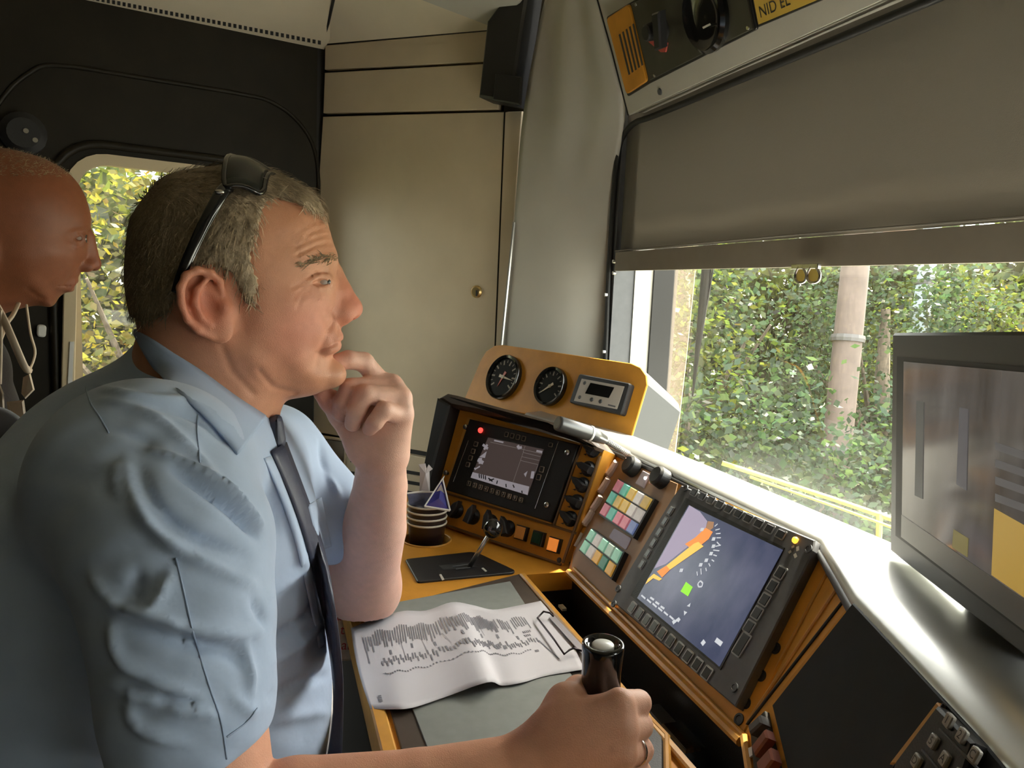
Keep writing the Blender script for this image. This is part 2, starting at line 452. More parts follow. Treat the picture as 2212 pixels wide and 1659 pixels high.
for i in range(6):
    y0 = 1022+i*22
    Geo().prism(LK.poly([(870, y0-8), (955, y0+6), (954, y0+13), (869, y0-1)]), LK.n, 0, .0015).build('vent_slot', M_RUB, lk)
# black housing hanging at the top right of the locker
bh = Geo(); bh.prism(LK.poly([(1084, 66), (1138, -6), (1172, -6), (1146, 160), (1132, 236), (1066, 224)]), LK.n, 0, .075, .006)
bo = thing('black_housing', LK.px(1100, 230), 'black angular housing fixed high between locker and windscreen pillar', 'housing')
bh.build('case', M_BLK, bo, auto=30)
Geo().prism(LK.poly([(1074, 160), (1130, 168), (1126, 228), (1068, 218)], .075), LK.n, 0, .01, .003).build('end_cap', M_BLK, bo)
# ---- ceiling
ct = WD.px(695, 105)[2]
a0, a1 = WD.px(90, -18), WD.px(700, 107)
def rise(p, t, dz): q = CP-p; q[2] = 0; return p+nrm(q)*t+Z3*dz
ce = struct(thing('ceiling', (0, 1, 2.0), 'beige cab ceiling panels with a perforated vent strip', 'ceiling'))
nA = -WD.n
tA = V(.28, -.96, 0)
PA = Plane((a0+a1)/2, WD.ex, nrm(tA*.8+Z3*.42))
vs4 = [wd(-.9, a0[2], 0), a1, a1+(tA*.8+Z3*.30)*.6, wd(-.9, a0[2], 0)+(tA*.8+Z3*.30)*.6]
nA_ = np.cross(vs4[1]-vs4[0], vs4[3]-vs4[0]); nA_ = nA_ if nA_@(CP-vs4[0]) > 0 else -nA_
g = Geo(); g.prism(np.array(vs4), nA_, -.02, 0); g.build('side_panel', M_CEIL, ce)
PA = Plane(a1, a1-vs4[0], vs4[3]-vs4[0])
for i in range(44):
    t = i/43.0; u = 200+t*(690-200); v = -4+t*(92+4)
    Geo().prism(PA.poly([(u-3.5, v-5), (u+3, v-4), (u+3, v+4), (u-3.5, v+3)]), PA.n, -.001, .001).build('vent_hole', M_PRINTD, ce)
b0, b1 = LK.px(699, 95), LK.px(1090, 62)
vb = [b0, b1, b1+(LK.n*.8+Z3*.42)*.7, b0+(LK.n*.8+Z3*.42)*.7]
nB_ = np.cross(vb[1]-vb[0], vb[3]-vb[0]); nB_ = nB_ if nB_@(CP-vb[0]) > 0 else -nB_
g = Geo(); g.prism(np.array(vb), nB_, -.02, 0); g.build('corner_panel', M_CEIL, ce)
PB = Plane(b0, b1-b0, vb[3]-vb[0])
Geo().tube([PB.px(697, 104, .001), PB.px(722, -8, .001)], .004, 6).build('panel_joint', M_RUB, ce)
Geo().prism(PB.poly([(880, -20), (1080, 58), (1150, -30)]), PB.n, .0, .012, .004).build('corner_facet', M_PIL, ce)
g = Geo(); g.box((-1.75, -1.8, 2.14), (1.0, 2.6, 2.2)); g.build('roof_panel', M_CEIL, ce)
# ---- windscreen pillar (lofted)
XW = .78
def xw(u, v, x=XW): return PL(u, v, (x, 0, 0), (1, 0, 0))
left = [LK.px(u, v, .035) for u, v in ((1190, -70), (1152, 110), (1132, 225), (1121, 320), (1112, 480), (1085, 745), (1072, 880), (1055, 1050))]
right = [PL(1268, -90, (0, 1.595, 0), (0, 1, 0)), PL(1322, 115, (0, 1.595, 0), (0, 1, 0)), PL(1354, 245, (0, 1.595, 0), (0, 1, 0)),
         xw(1336, 325), xw(1320, 480), xw(1305, 770), xw(1298, 890), xw(1290, 1050)]
rows = []
for i, (a, b) in enumerate(zip(left, right)):
    nn = nrm(np.cross(b-a, Z3)); nn = nn if nn@(CP-a) > 0 else -nn
    bul = [0, .006, .010, .012, .006, .0]
    if i < 3: bul = [0, -.012, .014, -.016, .006, 0]
    if i == 3: bul = [0, .0, .010, -.004, .012, 0]
    rows.append([a+(b-a)*t+nn*k for t, k in zip((0, .2, .45, .62, .82, 1), bul)])
g = Geo(); g.grid(np.array(rows)); po = g.build('trim_1', M_PIL, smooth=True); struct(po); subsurf(po, 2); solidify(po, .01)
g = Geo(); g.tube([left[4]+LK.n*.004, left[5]+LK.n*.004, left[6]+LK.n*.004], .004, 6); eo = g.build('trim_2', M_SIL); struct(eo)
# ---- window reveal beside the pillar and the rubber seals
YR = 1.668
def rev(x0, x1, m, nm, par, h=.004, z0=.80, z1=1.80):
    g = Geo(); g.prism(V((x0, YR, z0), (x1, YR, z0), (x1, YR, z1), (x0, YR, z1)), (0, -1, 0), -.02, h); return g.build(nm, m, par)
ws = struct(thing('window_2', (.85, 1.0, .85), 'large front windscreen with dirty unwiped edge', 'window'))
rev(.782, .835, M_DGR, 'reveal', ws, .002); rev(.835, .882, mat('reveal_pale', (.5, .5, .45), .4), 'reveal_trim', ws, .006); rev(.882, .945, M_RUB, 'glass_seal', ws, .012)
gp = smoothpath([xw(1300, 880, .776), xw(1308, 770, .776), xw(1317, 560, .776), xw(1327, 400, .776), xw(1336, 325, .776), xw(1350, 288, .776), xw(1374, 264, .772), xw(1420, 247, .768), xw(1700, 130, .768), xw(2040, -12, .768)], 50)
Geo().tube(gp, .0065, 8).build('gasket', M_RUB, ws, smooth=True)
Geo().box((.797, 1.59, 1.30), (.803, 1.668, 1.74)).build('gap_filler', M_RUB, ws)  # added black filler, blocks the bright sky gap beside the blind
Geo().box((.797, -1.7, 1.615), (.803, 1.60, 1.74)).build('gap_filler', M_RUB, ws)  # added black filler, blocks the sky gap under the header
for u, v in ((1329, 565), (1329, 590), (1311, 637), (1307, 760)):
    Geo().lathe(xw(u, v, .77), (-1, 0, 0), [(.0045, 0), (.0045, .006)], 10).build('gasket_screw', M_STEEL, ws)
XG = .935
pA, pB = xw(1504, 585, XG), xw(1460, 985, XG)
sb = (pA[1]-pB[1])/(pA[2]-pB[2]); sa = pA[1]-sb*pA[2]
M_GL2 = glassmat("windscreen_glass", .006, (sa, sb))
mk('pane', V((XG, YR+.01, .78), (XG, -1.7, .78), (XG, -1.7, 1.85), (XG, YR+.01, 1.85)), [[0, 1, 2, 3]], M_GL2, ws)
# dried sweep line left by the wiper
Geo().tube([pA-V(.003, 0, 0), (pA+pB)/2-V(.003, .004, 0), pB-V(.003, 0, 0)], .0011, 5).build('sweep_mark', mat('sweep_dirt', (.75, .68, .45), .8), ws)
# ---- header above the windscreen
HD = Plane((.76, 1.0, 1.625), (0, -1, 0), V(-.089, 0, .229))
def hd(y, t): return V(.76, y, 1.625)+HD.ey*t
g = Geo(); g.prism(np.array([hd(1.595, 0), hd(-1.7, 0), hd(-1.7, .60), hd(1.595, .60)]), HD.n, -.015, 0, .003)
g.prism(np.array([hd(1.56, 0)+V(0, 0, 0), hd(-1.7, 0), V(.95, -1.7, 1.66), V(.95, 1.66, 1.66)]), (0, 0, -1), -.012, 0)
hdo = struct(thing('trim_3', hd(1, 0), 'pale grey moulded header panel above the windscreen', 'trim'))
g.build('header_panel', M_PIL, hdo)
Geo().tube([HD.px(1357, 249, .0005), HD.px(1323, 115, .0005), HD.px(1288, -10, .0005)], .0022, 6).build('header_joint', M_RUB, hdo)
Geo().lathe(HD.px(1426, 198), HD.n, [(.007, 0), (.006, .003)], 12).build('header_screw', M_DGR, hdo)
ov = thing('overhead_panel', HD.px(1480, 190), 'overhead control plate with yellow slotted grille, knob and loudspeaker', 'control panel')
M_OLV = mat('olive_plate', (.045, .042, .028), .45, var=.1)
Geo().prism(roundpoly(HD.poly([(1313, 36), (1372, 0), (1608, -100), (1640, 62), (1405, 180), (1359, 208)]), .006), HD.n, 0, .004, .001).build('back_plate', M_BLK, ov)
yp = Geo().prism(roundpoly(HD.poly([(1318, 38), (1366, 6), (1405, 173), (1361, 202)]), .01), HD.n, .004, .010, .0015).build('grille_plate', M_OCH, ov)
for k in range(5):
    t0 = (1337+7.4*k, 75-5.6*k); t1 = (1358.5+7*k, 162-5*k)
    Geo().prism(HD.poly([t0, (t0[0]+3, t0[1]-2), (t1[0]+3, t1[1]-2), t1], .010), HD.n, 0, .0008).build('grille_slot', M_PRINTD, yp)
Geo().prism(HD.poly([(1370, 6), (1604, -92), (1634, 60), (1409, 172)]), HD.n, .004, .008, .001).build('control_plate', M_OLV, ov)
c = HD.px(1430, 62, .008); kb = Geo(); kb.lathe(c, HD.n, [(.024, 0), (.023, .012), (.017, .016), (.015, .034), (.012, .037)], 24)
kb.prism(HD.poly([(1422, 26), (1438, 20), (1442, 100), (1428, 106)], .03), HD.n, 0, .016, .003)
ko = kb.build('rotary_knob', M_BLK, ov, auto=35)
Geo().prism(HD.poly([(1402, 88), (1410, 84), (1444, 92), (1440, 112), (1430, 112)], .0085), HD.n, 0, .003).build('knob_pointer', mat('red_print', (.45, .07, .05), .5), ko)
c = HD.px(1527, 32, .008); sp = Geo(); sp.lathe(c, HD.n, [(.062, 0), (.062, .008), (.055, .013), (.050, .009), (.03, .004), (.002, .006)], 36)
so = sp.build('loudspeaker', M_BLKG, ov, auto=40)
Geo().prism(HD.poly([(1518, 58), (1534, 50), (1536, 54), (1520, 62)], .018), HD.n, 0, .001).build('speaker_mark', M_PRINT, so)
for u, v in ((1414, 163), (1616, 60), (1566, 47), (1374, 10)):
    Geo().lathe(HD.px(u, v, .008), HD.n, [(.0035, 0), (.003, .002)], 10).build('screw', M_STEEL, ov)
sg = thing('warning_sign', HD.px(1640, 58), 'yellow warning sign with black lettering above the blind', 'sign')
Geo().prism(HD.poly([(1609, -110), (1800, -190), (1850, -30), (1641, 58)]), HD.n, 0, .004, .001).build('sign_border', M_BLK, sg)
so = Geo().prism(HD.poly([(1614, -108), (1797, -184), (1844, -32), (1645, 51)]), HD.n, .004, .006).build('sign_face', mat('sign_yellow', (.60, .40, .07), .4), sg)
tx = HD.px(1672, 14, .0065); dx = nrm(HD.px(1760, -26, .0065)-tx)
text('lettering', 'NID EL', tx, dx, nrm(HD.ey-dx*(HD.ey@dx)), .024, M_PRINTD, sg)
# ---- roller blind
bl = thing('roller_blind', (.78, 1.0, 1.29), 'grey roller blind pulled halfway down the windscreen', 'blind')
M_BLIND = mat('blind_fabric', (.27, .245, .21), .8, bump=.3, bscale=900)
nt = M_BLIND.node_tree; b_ = nt.nodes['Principled BSDF']; tl = nt.nodes.new('ShaderNodeBsdfTranslucent'); tl.inputs[0].default_value = (.27, .25, .22, 1)
mxs = nt.nodes.new('ShaderNodeMixShader'); mxs.inputs[0].default_value = .35
nt.links.new(b_.outputs[0], mxs.inputs[1]); nt.links.new(tl.outputs[0], mxs.inputs[2]); nt.links.new(mxs.outputs[0], nt.nodes['Material Output'].inputs[0])
zb = 1.2885
nY, nZ = 60, 8; P = np.zeros((nZ, nY, 3))
for i in range(nZ):
    for j in range(nY):
        y = 1.655-j/(nY-1)*1.75; z = zb+.045+i/(nZ-1)*.36
        P[i, j] = (.786+.0025*math.sin(9*y)+.0015*math.sin(23*y+1), y, z)
g = Geo(); g.grid(P); fo = g.build('fabric', M_BLIND, bl, smooth=True); solidify(fo, .0012)
bb = Geo(); bb.prism(V((.777, 1.655, zb), (.777, -.095, zb), (.777, -.095, zb+.043), (.777, 1.655, zb+.043)), (1, 0, 0), 0, .013, .003)
bb.build('bottom_bar', mat('blind_hem', (.24, .21, .17), .6, var=.05), bl)
g = Geo(); g.tube([V(.7765, 1.655, zb+.046), V(.7765, 1.0, zb+.049), V(.7765, -.09, zb+.046)], .0016, 6); g.build('hem_seam', M_BLIND, bl)
cl = Geo(); c0, c1 = xw(1716, 571, .772), xw(1774, 569, .772)
cl.prism(np.array([c0, c1, c1+V(0, 0, -.008), c0+V(0, 0, -.008)]), (-1, 0, 0), 0, .006, .001)
co = cl.build('clip_bar', M_STEEL, bl)
for u0, u1 in ((1718, 1742), (1744, 1771)):
    path = [xw(u, v, .768) for u, v in ((u0+9, 576), (u0+1, 590), (u0+1, 604), (u0+10, 611), (u1-3, 607), (u1, 592), (u1-8, 577))]
    Geo().tube(smoothpath(path, 20), .0022, 8).build('clip_loop', M_STEEL, co, smooth=True)
    Geo().prism(np.array(path), (1, 0, 0), 0, .001).build('clip_pad', M_BRASS, co)

b2 = thing('roller_blind', (.78, -.9, 1.29), 'second grey roller blind added out of view on the right to cut light', 'blind', 'windscreen blinds')  # unseen blind, added to block light from the right
tag(bl, group='windscreen blinds')
g = Geo(); g.prism(V((.786, -.12, 1.05), (.786, -1.72, 1.05), (.786, -1.72, zb+.41), (.786, -.12, zb+.41)), (1, 0, 0), 0, .0012); g.build('fabric', M_BLIND, b2)
g = Geo(); g.prism(V((.777, -.12, 1.007), (.777, -1.72, 1.007), (.777, -1.72, 1.05), (.777, -.12, 1.05)), (1, 0, 0), 0, .013, .003); g.build('bottom_bar', mat('blind_hem', (.24, .21, .17), .6, var=.05), b2)
# ================================================================== outside
GZ = -1.35
struct(Geo().box((-40, .0, GZ-.3), (60, 60, GZ)).build('ground', mat('ballast_grass', (.07, .075, .03), .9, var=.4, vscale=3)))
# wiper on the glass
wp = thing('windscreen_wiper', xw(1500, 850, .96), 'black wiper blade resting on the outside of the windscreen', 'wiper')
def wx(u, v, x=.958): return xw(u, v, x)
Geo().tube([wx(1496, 856), wx(1503, 790), wx(1514, 690), wx(1525, 580), wx(1532, 480)], [.002, .005, .0085, .0105, .0105], 8).build('blade', mat('wiper_black', (.003, .003, .003), .8, spec=.1), wp)
Geo().tube([wx(1508, 770, .972), wx(1532, 600, .976), wx(1541, 500, .98)], [.003, .004, .005], 8).build('arm', mat('wiper_black', (.003, .003, .003), .8, spec=.1), wp)
Geo().tube([wx(1513, 740, .968), wx(1541, 580, .972), wx(1552, 480, .972)], .0018, 6).build('hose', M_RUB, wp)
# handrail
hr = thing('front_handrail', D(1640, 1034, 1.7), 'yellow handrail outside below the windscreen', 'handrail')
M_YEL = mat('yellow_rail', (.62, .52, .06), .45)
Geo().tube([D(1560, 1000, 1.62), D(1800, 1078, 1.55), D(2010, 1150, 1.48)], .005, 8).build('rail', M_YEL, hr)
Geo().tube([D(1620, 1030, 1.60), D(1820, 1100, 1.53), D(2010, 1170, 1.46)], .003, 8).build('rail', M_YEL, hr)
Geo().tube([D(1900, 1110, 1.515), D(1895, 1260, 1.5)], .006, 8).build('post', M_YEL, hr)
# masts
def mast(px0, px1, dist, wid, col, label, arm=True):
    a, b = D(*px0, dist), D(*px1, dist)
    dirv = nrm(a-b); base = b-dirv*((b[2]-GZ)/dirv[2]); top = b+dirv*4.2
    o = thing('catenary_mast', base, label, 'mast', 'masts beside the track')
    g = Geo(); g.tube([base, (base+top)/2, top], [wid/2*1.12, wid/2*1.03, wid/2*.95], 14); g.build('pole', mat('mast_'+label[:9], col, .7, var=.25, vscale=4, bump=.3, bscale=30), o, auto=40)
    for t, w_ in ((.25, 1.05), (.45, 1.05), (.62, 1.05)):
        p = base+(top-base)*t
        Geo().lathe(p, dirv, [(wid*.60, -.03), (wid*.62, 0), (wid*.60, .03)], 14).build('band', mat('mast_band', (.07, .065, .065), .5), o)
    if arm:
        p = base+(top-base)*.62
        Geo().tube([p, p+V(-.5, -1.3, .12), p+V(-.9, -2.0, .3)], .035, 8).build('bracket', mat('mast_band', (.07, .065, .065), .5), o)
        ins = Geo(); q0 = p+V(-.25, -.65, .06)
        for k in range(5): ins.lathe(q0+nrm(V(-.5, -1.3, .12))*k*.07, nrm(V(-.5, -1.3, .12)), [(.03, 0), (.075, .02), (.03, .04)], 12)
        ins.build('insulator', mat('insulator', (.30, .18, .13), .25), o)
    return o
mast((1845, 600), (1798, 1060), 7.0, .24, (.10, .072, .06), 'brown concrete mast seen through the windscreen beside the track')
mast((2005, 560), (1985, 720), 9.5, .20, (.28, .33, .36), 'pale blue-grey steel mast behind the brown mast')
# trees: each a thing with a trunk, limbs and leaf canopy
def leafmat(name, col, tcol):
    m = bpy.data.materials.new(name); m.use_nodes = True; nt = m.node_tree; N = nt.nodes; L = nt.links
    N.remove(N['Principled BSDF'])
    d = N.new('ShaderNodeBsdfDiffuse'); t = N.new('ShaderNodeBsdfTranslucent'); gl = N.new('ShaderNodeBsdfGlossy'); gl.inputs['Roughness'].default_value = .35
    at = N.new('ShaderNodeAttribute'); at.attribute_name = 'tint'
    for nd, c in ((d, col), (t, tcol)):
        mx = N.new('ShaderNodeMixRGB'); mx.blend_type = 'MULTIPLY'; mx.inputs[0].default_value = 1; mx.inputs[1].default_value = (*c, 1)
        L.new(at.outputs['Color'], mx.inputs[2]); L.new(mx.outputs[0], nd.inputs[0])
    a = N.new('ShaderNodeMixShader'); a.inputs[0].default_value = .5; L.new(d.outputs[0], a.inputs[1]); L.new(t.outputs[0], a.inputs[2])
    b = N.new('ShaderNodeMixShader'); b.inputs[0].default_value = .015; L.new(a.outputs[0], b.inputs[1]); L.new(gl.outputs[0], b.inputs[2])
    L.new(b.outputs[0], N['Material Output'].inputs[0]); return m
LM = [leafmat('leaf_green', (.042, .060, .024), (.078, .098, .015)), leafmat('leaf_yellow', (.075, .075, .016), (.19, .17, .022)), leafmat('leaf_bluegreen', (.028, .052, .030), (.044, .070, .025))]
M_BARK = mat('bark', (.09, .07, .05), .9, var=.3, vscale=20)
def leaves(c, rad, n, size, m, parent, gap=.0):
    # clumps give light and dark pockets and gaps to the sky
    nc = 46; cl = rng.normal(size=(nc, 3)); cl /= np.linalg.norm(cl, axis=1)[:, None]; cl *= rng.uniform(.35, 1, (nc, 1))**.6
    ctr = cl*np.array(rad)
    k = rng.integers(0, nc, n); p = ctr[k]+rng.normal(size=(n, 3))*np.array(rad)*.17
    p[:, 2] = np.maximum(p[:, 2]+c[2], GZ+.02)-c[2]
    ax = rng.normal(size=(n, 3)); ax[:, 2] *= .5; ax /= np.linalg.norm(ax, axis=1)[:, None]
    bx = np.cross(ax, rng.normal(size=(n, 3))); bx /= np.linalg.norm(bx, axis=1)[:, None]
    s = size*rng.uniform(.6, 1.35, (n, 1)); ax = ax*s; bx = bx*s*.42
    P = np.asarray(c)+p
    vv = np.stack([P-ax*.6, P+bx, P+ax*.75, P-bx], 1).reshape(-1, 3)
    ff = np.arange(4*n).reshape(n, 4)
    tint = np.repeat(rng.uniform(.45, 1.5, (n, 1))*np.array([[1, 1, 1]])+rng.normal(size=(n, 3))*.08, 4, 0).clip(.1, 2)
    return mk('leaf_canopy', vv, ff, m, parent, col=tint)
def tree(x, y, h, rad, n, size, mi, label):
    base = V(x, y, GZ); o = thing('tree', base, label, 'tree', 'trees along the track')
    c = base+V(0, 0, h)
    Geo().tube([base, base+V(.05, .03, h*.5), c+V(.0, .1, rad[2]*.5)], [.16, .12, .05], 9).build('trunk', M_BARK, o, smooth=True)
    g = Geo()
    for k in range(6):
        a = k*1.05+x; g.tube([base+V(0, 0, h*(.45+.08*k)), c+V(math.cos(a)*rad[0]*.4, math.sin(a)*rad[1]*.4, -rad[2]*.1), c+V(math.cos(a)*rad[0]*.8, math.sin(a)*rad[1]*.8, rad[2]*.25)], [.05, .035, .012], 6)
    g.build('branches', M_BARK, o)
    co_ = leaves(c, rad, n, size, LM[mi], o); co_['kind'] = 'stuff'
    return o
T = [(-2.9, 7.4, 1.9, (1.7, 1.3, 2.3), 9500, .065, 1, 'yellow-green tree left of the side door window'),
     (-.9, 7.9, 1.9, (1.6, 1.3, 2.5), 9500, .065, 1, 'tall yellow-green tree behind the side door window'),
     (1.2, 8.6, 2.0, (1.7, 1.3, 2.6), 9500, .065, 1, 'light yellow-green tree right of the side door window'),
     (3.1, 6.6, 1.7, (1.3, 1.1, 2.2), 11000, .055, 0, 'green tree just right of the windscreen wiper'),
     (4.25, 7.2, 1.8, (1.15, 1.1, 2.2), 11000, .055, 2, 'dark green tree at the centre of the windscreen view'),
     (6.75, 7.0, 1.6, (1.1, 1.2, 1.9), 11000, .055, 2, 'blue-green tree behind the brown mast'),
     (8.5, 7.6, 1.35, (1.2, 1.2, 1.35), 10000, .06, 0, 'green tree right of the pale mast'),
     (10.9, 6.9, 1.7, (1.6, 1.3, 2.0), 10000, .065, 1, 'sunlit yellow-green tree above the desk monitor'),
     (13.5, 7.6, 1.9, (2.2, 1.5, 2.4), 9000, .075, 0, 'green tree behind the desk monitor')]
for t in T: tree(*t)
def bush(x, y, rad, n, size, mi, label):
    o = thing('bush', V(x, y, GZ), label, 'bush', 'bushes along the track')
    g = Geo()
    for k in range(5):
        a = k*1.3; g.tube([V(x, y, GZ), V(x+math.cos(a)*rad[0]*.5, y+math.sin(a)*rad[1]*.5, GZ+rad[2]*.9)], [.03, .01], 6)
    g.build('stems', M_BARK, o)
    co_ = leaves((x, y, GZ+rad[2]*.75), rad, n, size, LM[mi], o); co_['kind'] = 'stuff'
for i, (x, y, mi, lb) in enumerate(((2.0, 4.6, 0, 'low bush below the wiper outside'), (3.6, 4.9, 2, 'low bush left of the brown mast foot'), (5.6, 5.4, 2, 'low bush right of the brown mast foot'),
                                    (7.4, 5.2, 0, 'low bush hidden behind the desk monitor edge'), (-1.6, 5.6, 1, 'pale bush below the side door window'), (.6, 5.8, 1, 'pale bush behind the driver seen through the side window'))):
    bush(x, y, (1.3, .8, 1.1), 5500, .055, mi, lb)
# far wood as an uncountable backdrop
nb = 60000
bx = rng.uniform(-14, 34, nb); by = rng.uniform(10.5, 13.5, nb); bz = GZ+rng.uniform(0, 1, nb)**.8*(5.0+1.0*np.sin(bx*.9)+.6*np.sin(bx*2.3+1)-2.6*np.exp(-((bx-9.0)/.7)**2)-2.4*np.exp(-((bx-14.0)/1.1)**2)-1.6*np.exp(-((bx-7.2)/.4)**2))
P = np.stack([bx, by, bz], 1); ax = rng.normal(size=(nb, 3)); ax /= np.linalg.norm(ax, axis=1)[:, None]
bx2 = np.cross(ax, rng.normal(size=(nb, 3))); bx2 /= np.linalg.norm(bx2, axis=1)[:, None]; s = rng.uniform(.10, .22, (nb, 1)); ax = ax*s; bx2 = bx2*s*.5
vv = np.stack([P-ax, P+bx2, P+ax, P-bx2], 1).reshape(-1, 3)
tint = np.repeat(rng.uniform(.4, 1.4, (nb, 1))*np.ones((1, 3)), 4, 0)
fw = mk('far_wood', vv, np.arange(4*nb).reshape(nb, 4), LM[0], col=tint)
tag(fw, 'dense leafy wood far behind the trackside trees', 'wood', kind='stuff')
# ================================================================== driver's desk
DK = Plane((0, 0, ZD), (1, 0, 0), (0, 1, 0)); DK.n = V(0, 0, 1)
def dk(u, v, h=0.0): return ZP(u, v, ZD+h)
desk = thing('drivers_desk', V(.27, 1.0, .0), 'ochre painted wraparound drivers desk with dark front and cup hole', 'desk')
cupc = dk(922, 1166); CUPR = .043
XE = .118
outl = [V(XE, .20, ZD), V(.413, .20, ZD), V(.413, .60, ZD), V(.413, 1.165, ZD), V(.414, 1.172, ZD), V(.53, 1.172, ZD), V(.62, 1.25, ZD), V(.40, 1.75, ZD), V(.10, 1.62, ZD), V(XE, 1.5, ZD)]
circ = [cupc+V(math.cos(t), math.sin(t), 0)*CUPR for t in np.linspace(math.pi, -math.pi, 33)]
keyh = outl[:9]+[V(cupc[0]-.12, 1.55, ZD)]+circ+[V(cupc[0]-.12, 1.5499, ZD)]+outl[9:]
pts = np.array(outl)
# desk top with a real hole: quads between hole and outline
k = 48; hp_, op_ = [], []
def raycast_poly(c, a, P):
    d = np.array([math.cos(a), math.sin(a)]); best = 1e9
    for i in range(len(P)):
        p, q = P[i][:2], P[(i+1) % len(P)][:2]; e = q-p
        den = d[0]*e[1]-d[1]*e[0]
        if abs(den) < 1e-12: continue
        w_ = p-c; t = (w_[0]*e[1]-w_[1]*e[0])/den; s = (w_[0]*d[1]-w_[1]*d[0])/den
        if t > 0 and -1e-9 <= s <= 1+1e-9: best = min(best, t)
    return best
angs = sorted(list(np.linspace(-math.pi, math.pi, k, endpoint=False))+[math.atan2(p[1]-cupc[1], p[0]-cupc[0]) for p in pts])
for a in angs:
    t = raycast_poly(cupc[:2], a, pts); dxy = V(math.cos(a), math.sin(a), 0)
    hp_.append(cupc+dxy*CUPR); op_.append(cupc+dxy*t)
k = len(angs); th = .032
vv = np.vstack([hp_, op_, np.array(hp_)-Z3*th, np.array(op_)-Z3*th]); ff = []
for i in range(k):
    j = (i+1) % k
    ff += [[i, j, k+j, k+i], [2*k+i, 3*k+i, 3*k+j, 2*k+j], [i, 2*k+i, 2*k+j, j], [k+i, k+j, 3*k+j, 3*k+i]]
fixn(mk('desk_top', vv, ff, M_OCH, desk))
Geo().lathe(cupc, Z3, [(CUPR, 0), (CUPR-.001, -.044), (.0, -.045)], 32, capends=False).build('cup_well', M_OCHD, desk, smooth=True)
rimp = np.array([cupc+V(math.cos(t), math.sin(t), 0)*(CUPR+.002)+Z3*.0008 for t in np.linspace(0, 2*math.pi, 41)])
Geo().tube(rimp, .0022, 6, cap=False).build('cup_rim', M_OCHD, desk, smooth=True)
# raised edging along driver side and beside the channel
Geo().prism(V((XE-.004, .2, ZD), (XE+.012, .2, ZD), (XE+.012, 1.45, ZD), (XE-.004, 1.45, ZD)), Z3, -.034, .006, .002).build('front_edging', M_OCHD, desk)
Geo().prism(V((.406, .56, ZD), (.416, .56, ZD), (.416, 1.165, ZD), (.406, 1.165, ZD)), Z3, -.03, .007, .002).build('rear_edging', M_OCHD, desk)
Geo().prism(V((.135, .2, 0), (.165, .2, 0), (.165, 1.5, 0), (.135, 1.5, 0)), Z3, 0, ZD-.032).build('desk_front', mat('desk_front_dark', (.02, .018, .016), .7), desk)
# notice on the desk front
FP = Plane(D(745, 1370, 1.17), RT, V(.25, .62, .72))
Geo().prism(FP.poly([(690, 1288), (776, 1290), (782, 1426), (700, 1424)]), FP.n, -.006, 0, .001).build('notice', mat('notice_beige', (.46, .33, .22), .6, var=.2, vscale=60), desk)
M_RED = mat('red_lettering', (.35, .02, .015), .6)
for tx, u, v in (('a', 733, 1331), ('t', 740, 1361), ('ai', 747, 1394)):
    text('notice_lettering', tx, FP.px(u, v, .0015), FP.ex if FP.ex@RT > 0 else -FP.ex, FP.ey, .021, M_RED, desk)
# ---- channel between desk and console
ch = thing('desk_channel', V(.455, .85, .66), 'black recessed tray between desk and centre console', 'tray')
g = Geo(); g.box((.414, .20, .665), (.540, 1.30, .675)); g.box((.414, .20, .675), (.418, 1.172, ZD-.034)); g.box((.418, 1.172, .675), (.54, 1.18, ZD-.034)); g.build('tray', M_BLK, ch)
for i, (u, v, sx, sy, hh) in enumerate(((1185, 1262, .03, .02, .045), (1225, 1300, .02, .04, .035), (1160, 1252, .012, .02, .05), (1430, 1520, .03, .05, .03), (1470, 1560, .025, .05, .04), (1480, 1620, .03, .06, .045))):
    p = ZP(u, v, .70); p[0] = min(max(p[0], .432), .475)
    Geo().prism(V((p[0]-sx/2, p[1]-sy/2, .675), (p[0]+sx/2, p[1]-sy/2, .675), (p[0]+sx/2, p[1]+sy/2, .675), (p[0]-sx/2, p[1]+sy/2, .675)), Z3, 0, hh, .003).build('switch_block', M_BLKG if i % 2 else M_BLK, ch)
for u, v in ((1215, 1302), (1490, 1640)):
    p = ZP(u, v, .725); p[0] = min(max(p[0], .43), .48)
    Geo().prism(V((p[0]-.004, p[1]-.010, .715), (p[0]+.004, p[1]-.010, .715), (p[0]+.004, p[1]+.008, .715), (p[0]-.004, p[1]+.008, .715)), Z3, 0, .004).build('white_tag', M_WHITE, ch)

# ---- writing pad, sheet, paper, clip
pad = thing('writing_pad', dk(1000, 1450), 'dark framed grey writing pad set in the desk top', 'pad')
Geo().prism(dkp := np.array([dk(*q) for q in ((785, 1327), (1122, 1243), (1245, 1376), (1366, 1508), (1392, 1556), (1200, 1640), (1100, 1700), (888, 1700))]), Z3, 0, .003, .001).build('pad_frame', mat('pad_brown', (.06, .045, .035), .5, var=.15), pad)
Geo().prism(np.array([dk(*q, .003) for q in ((806, 1312), (1102, 1257), (1310, 1575), (925, 1622))]), Z3, 0, .0015, .0005).build('pad_sheet', mat('pad_grey', (.20, .215, .205), .55, var=.06, vscale=60), pad)
pap = thing('timetable_paper', dk(1000, 1420), 'creased white timetable sheet lying on the writing pad', 'paper')
top = smoothpath(V((758, 1357), (812, 1336), (870, 1320), (920, 1319), (975, 1301), (1020, 1307), (1065, 1317), (1115, 1309), (1168, 1298)), 41)
bot = smoothpath(V((800, 1531), (845, 1532), (890, 1529), (955, 1508), (1052, 1474), (1085, 1481), (1130, 1474), (1180, 1460), (1262, 1446)), 41)
NS, NT = 41, 17
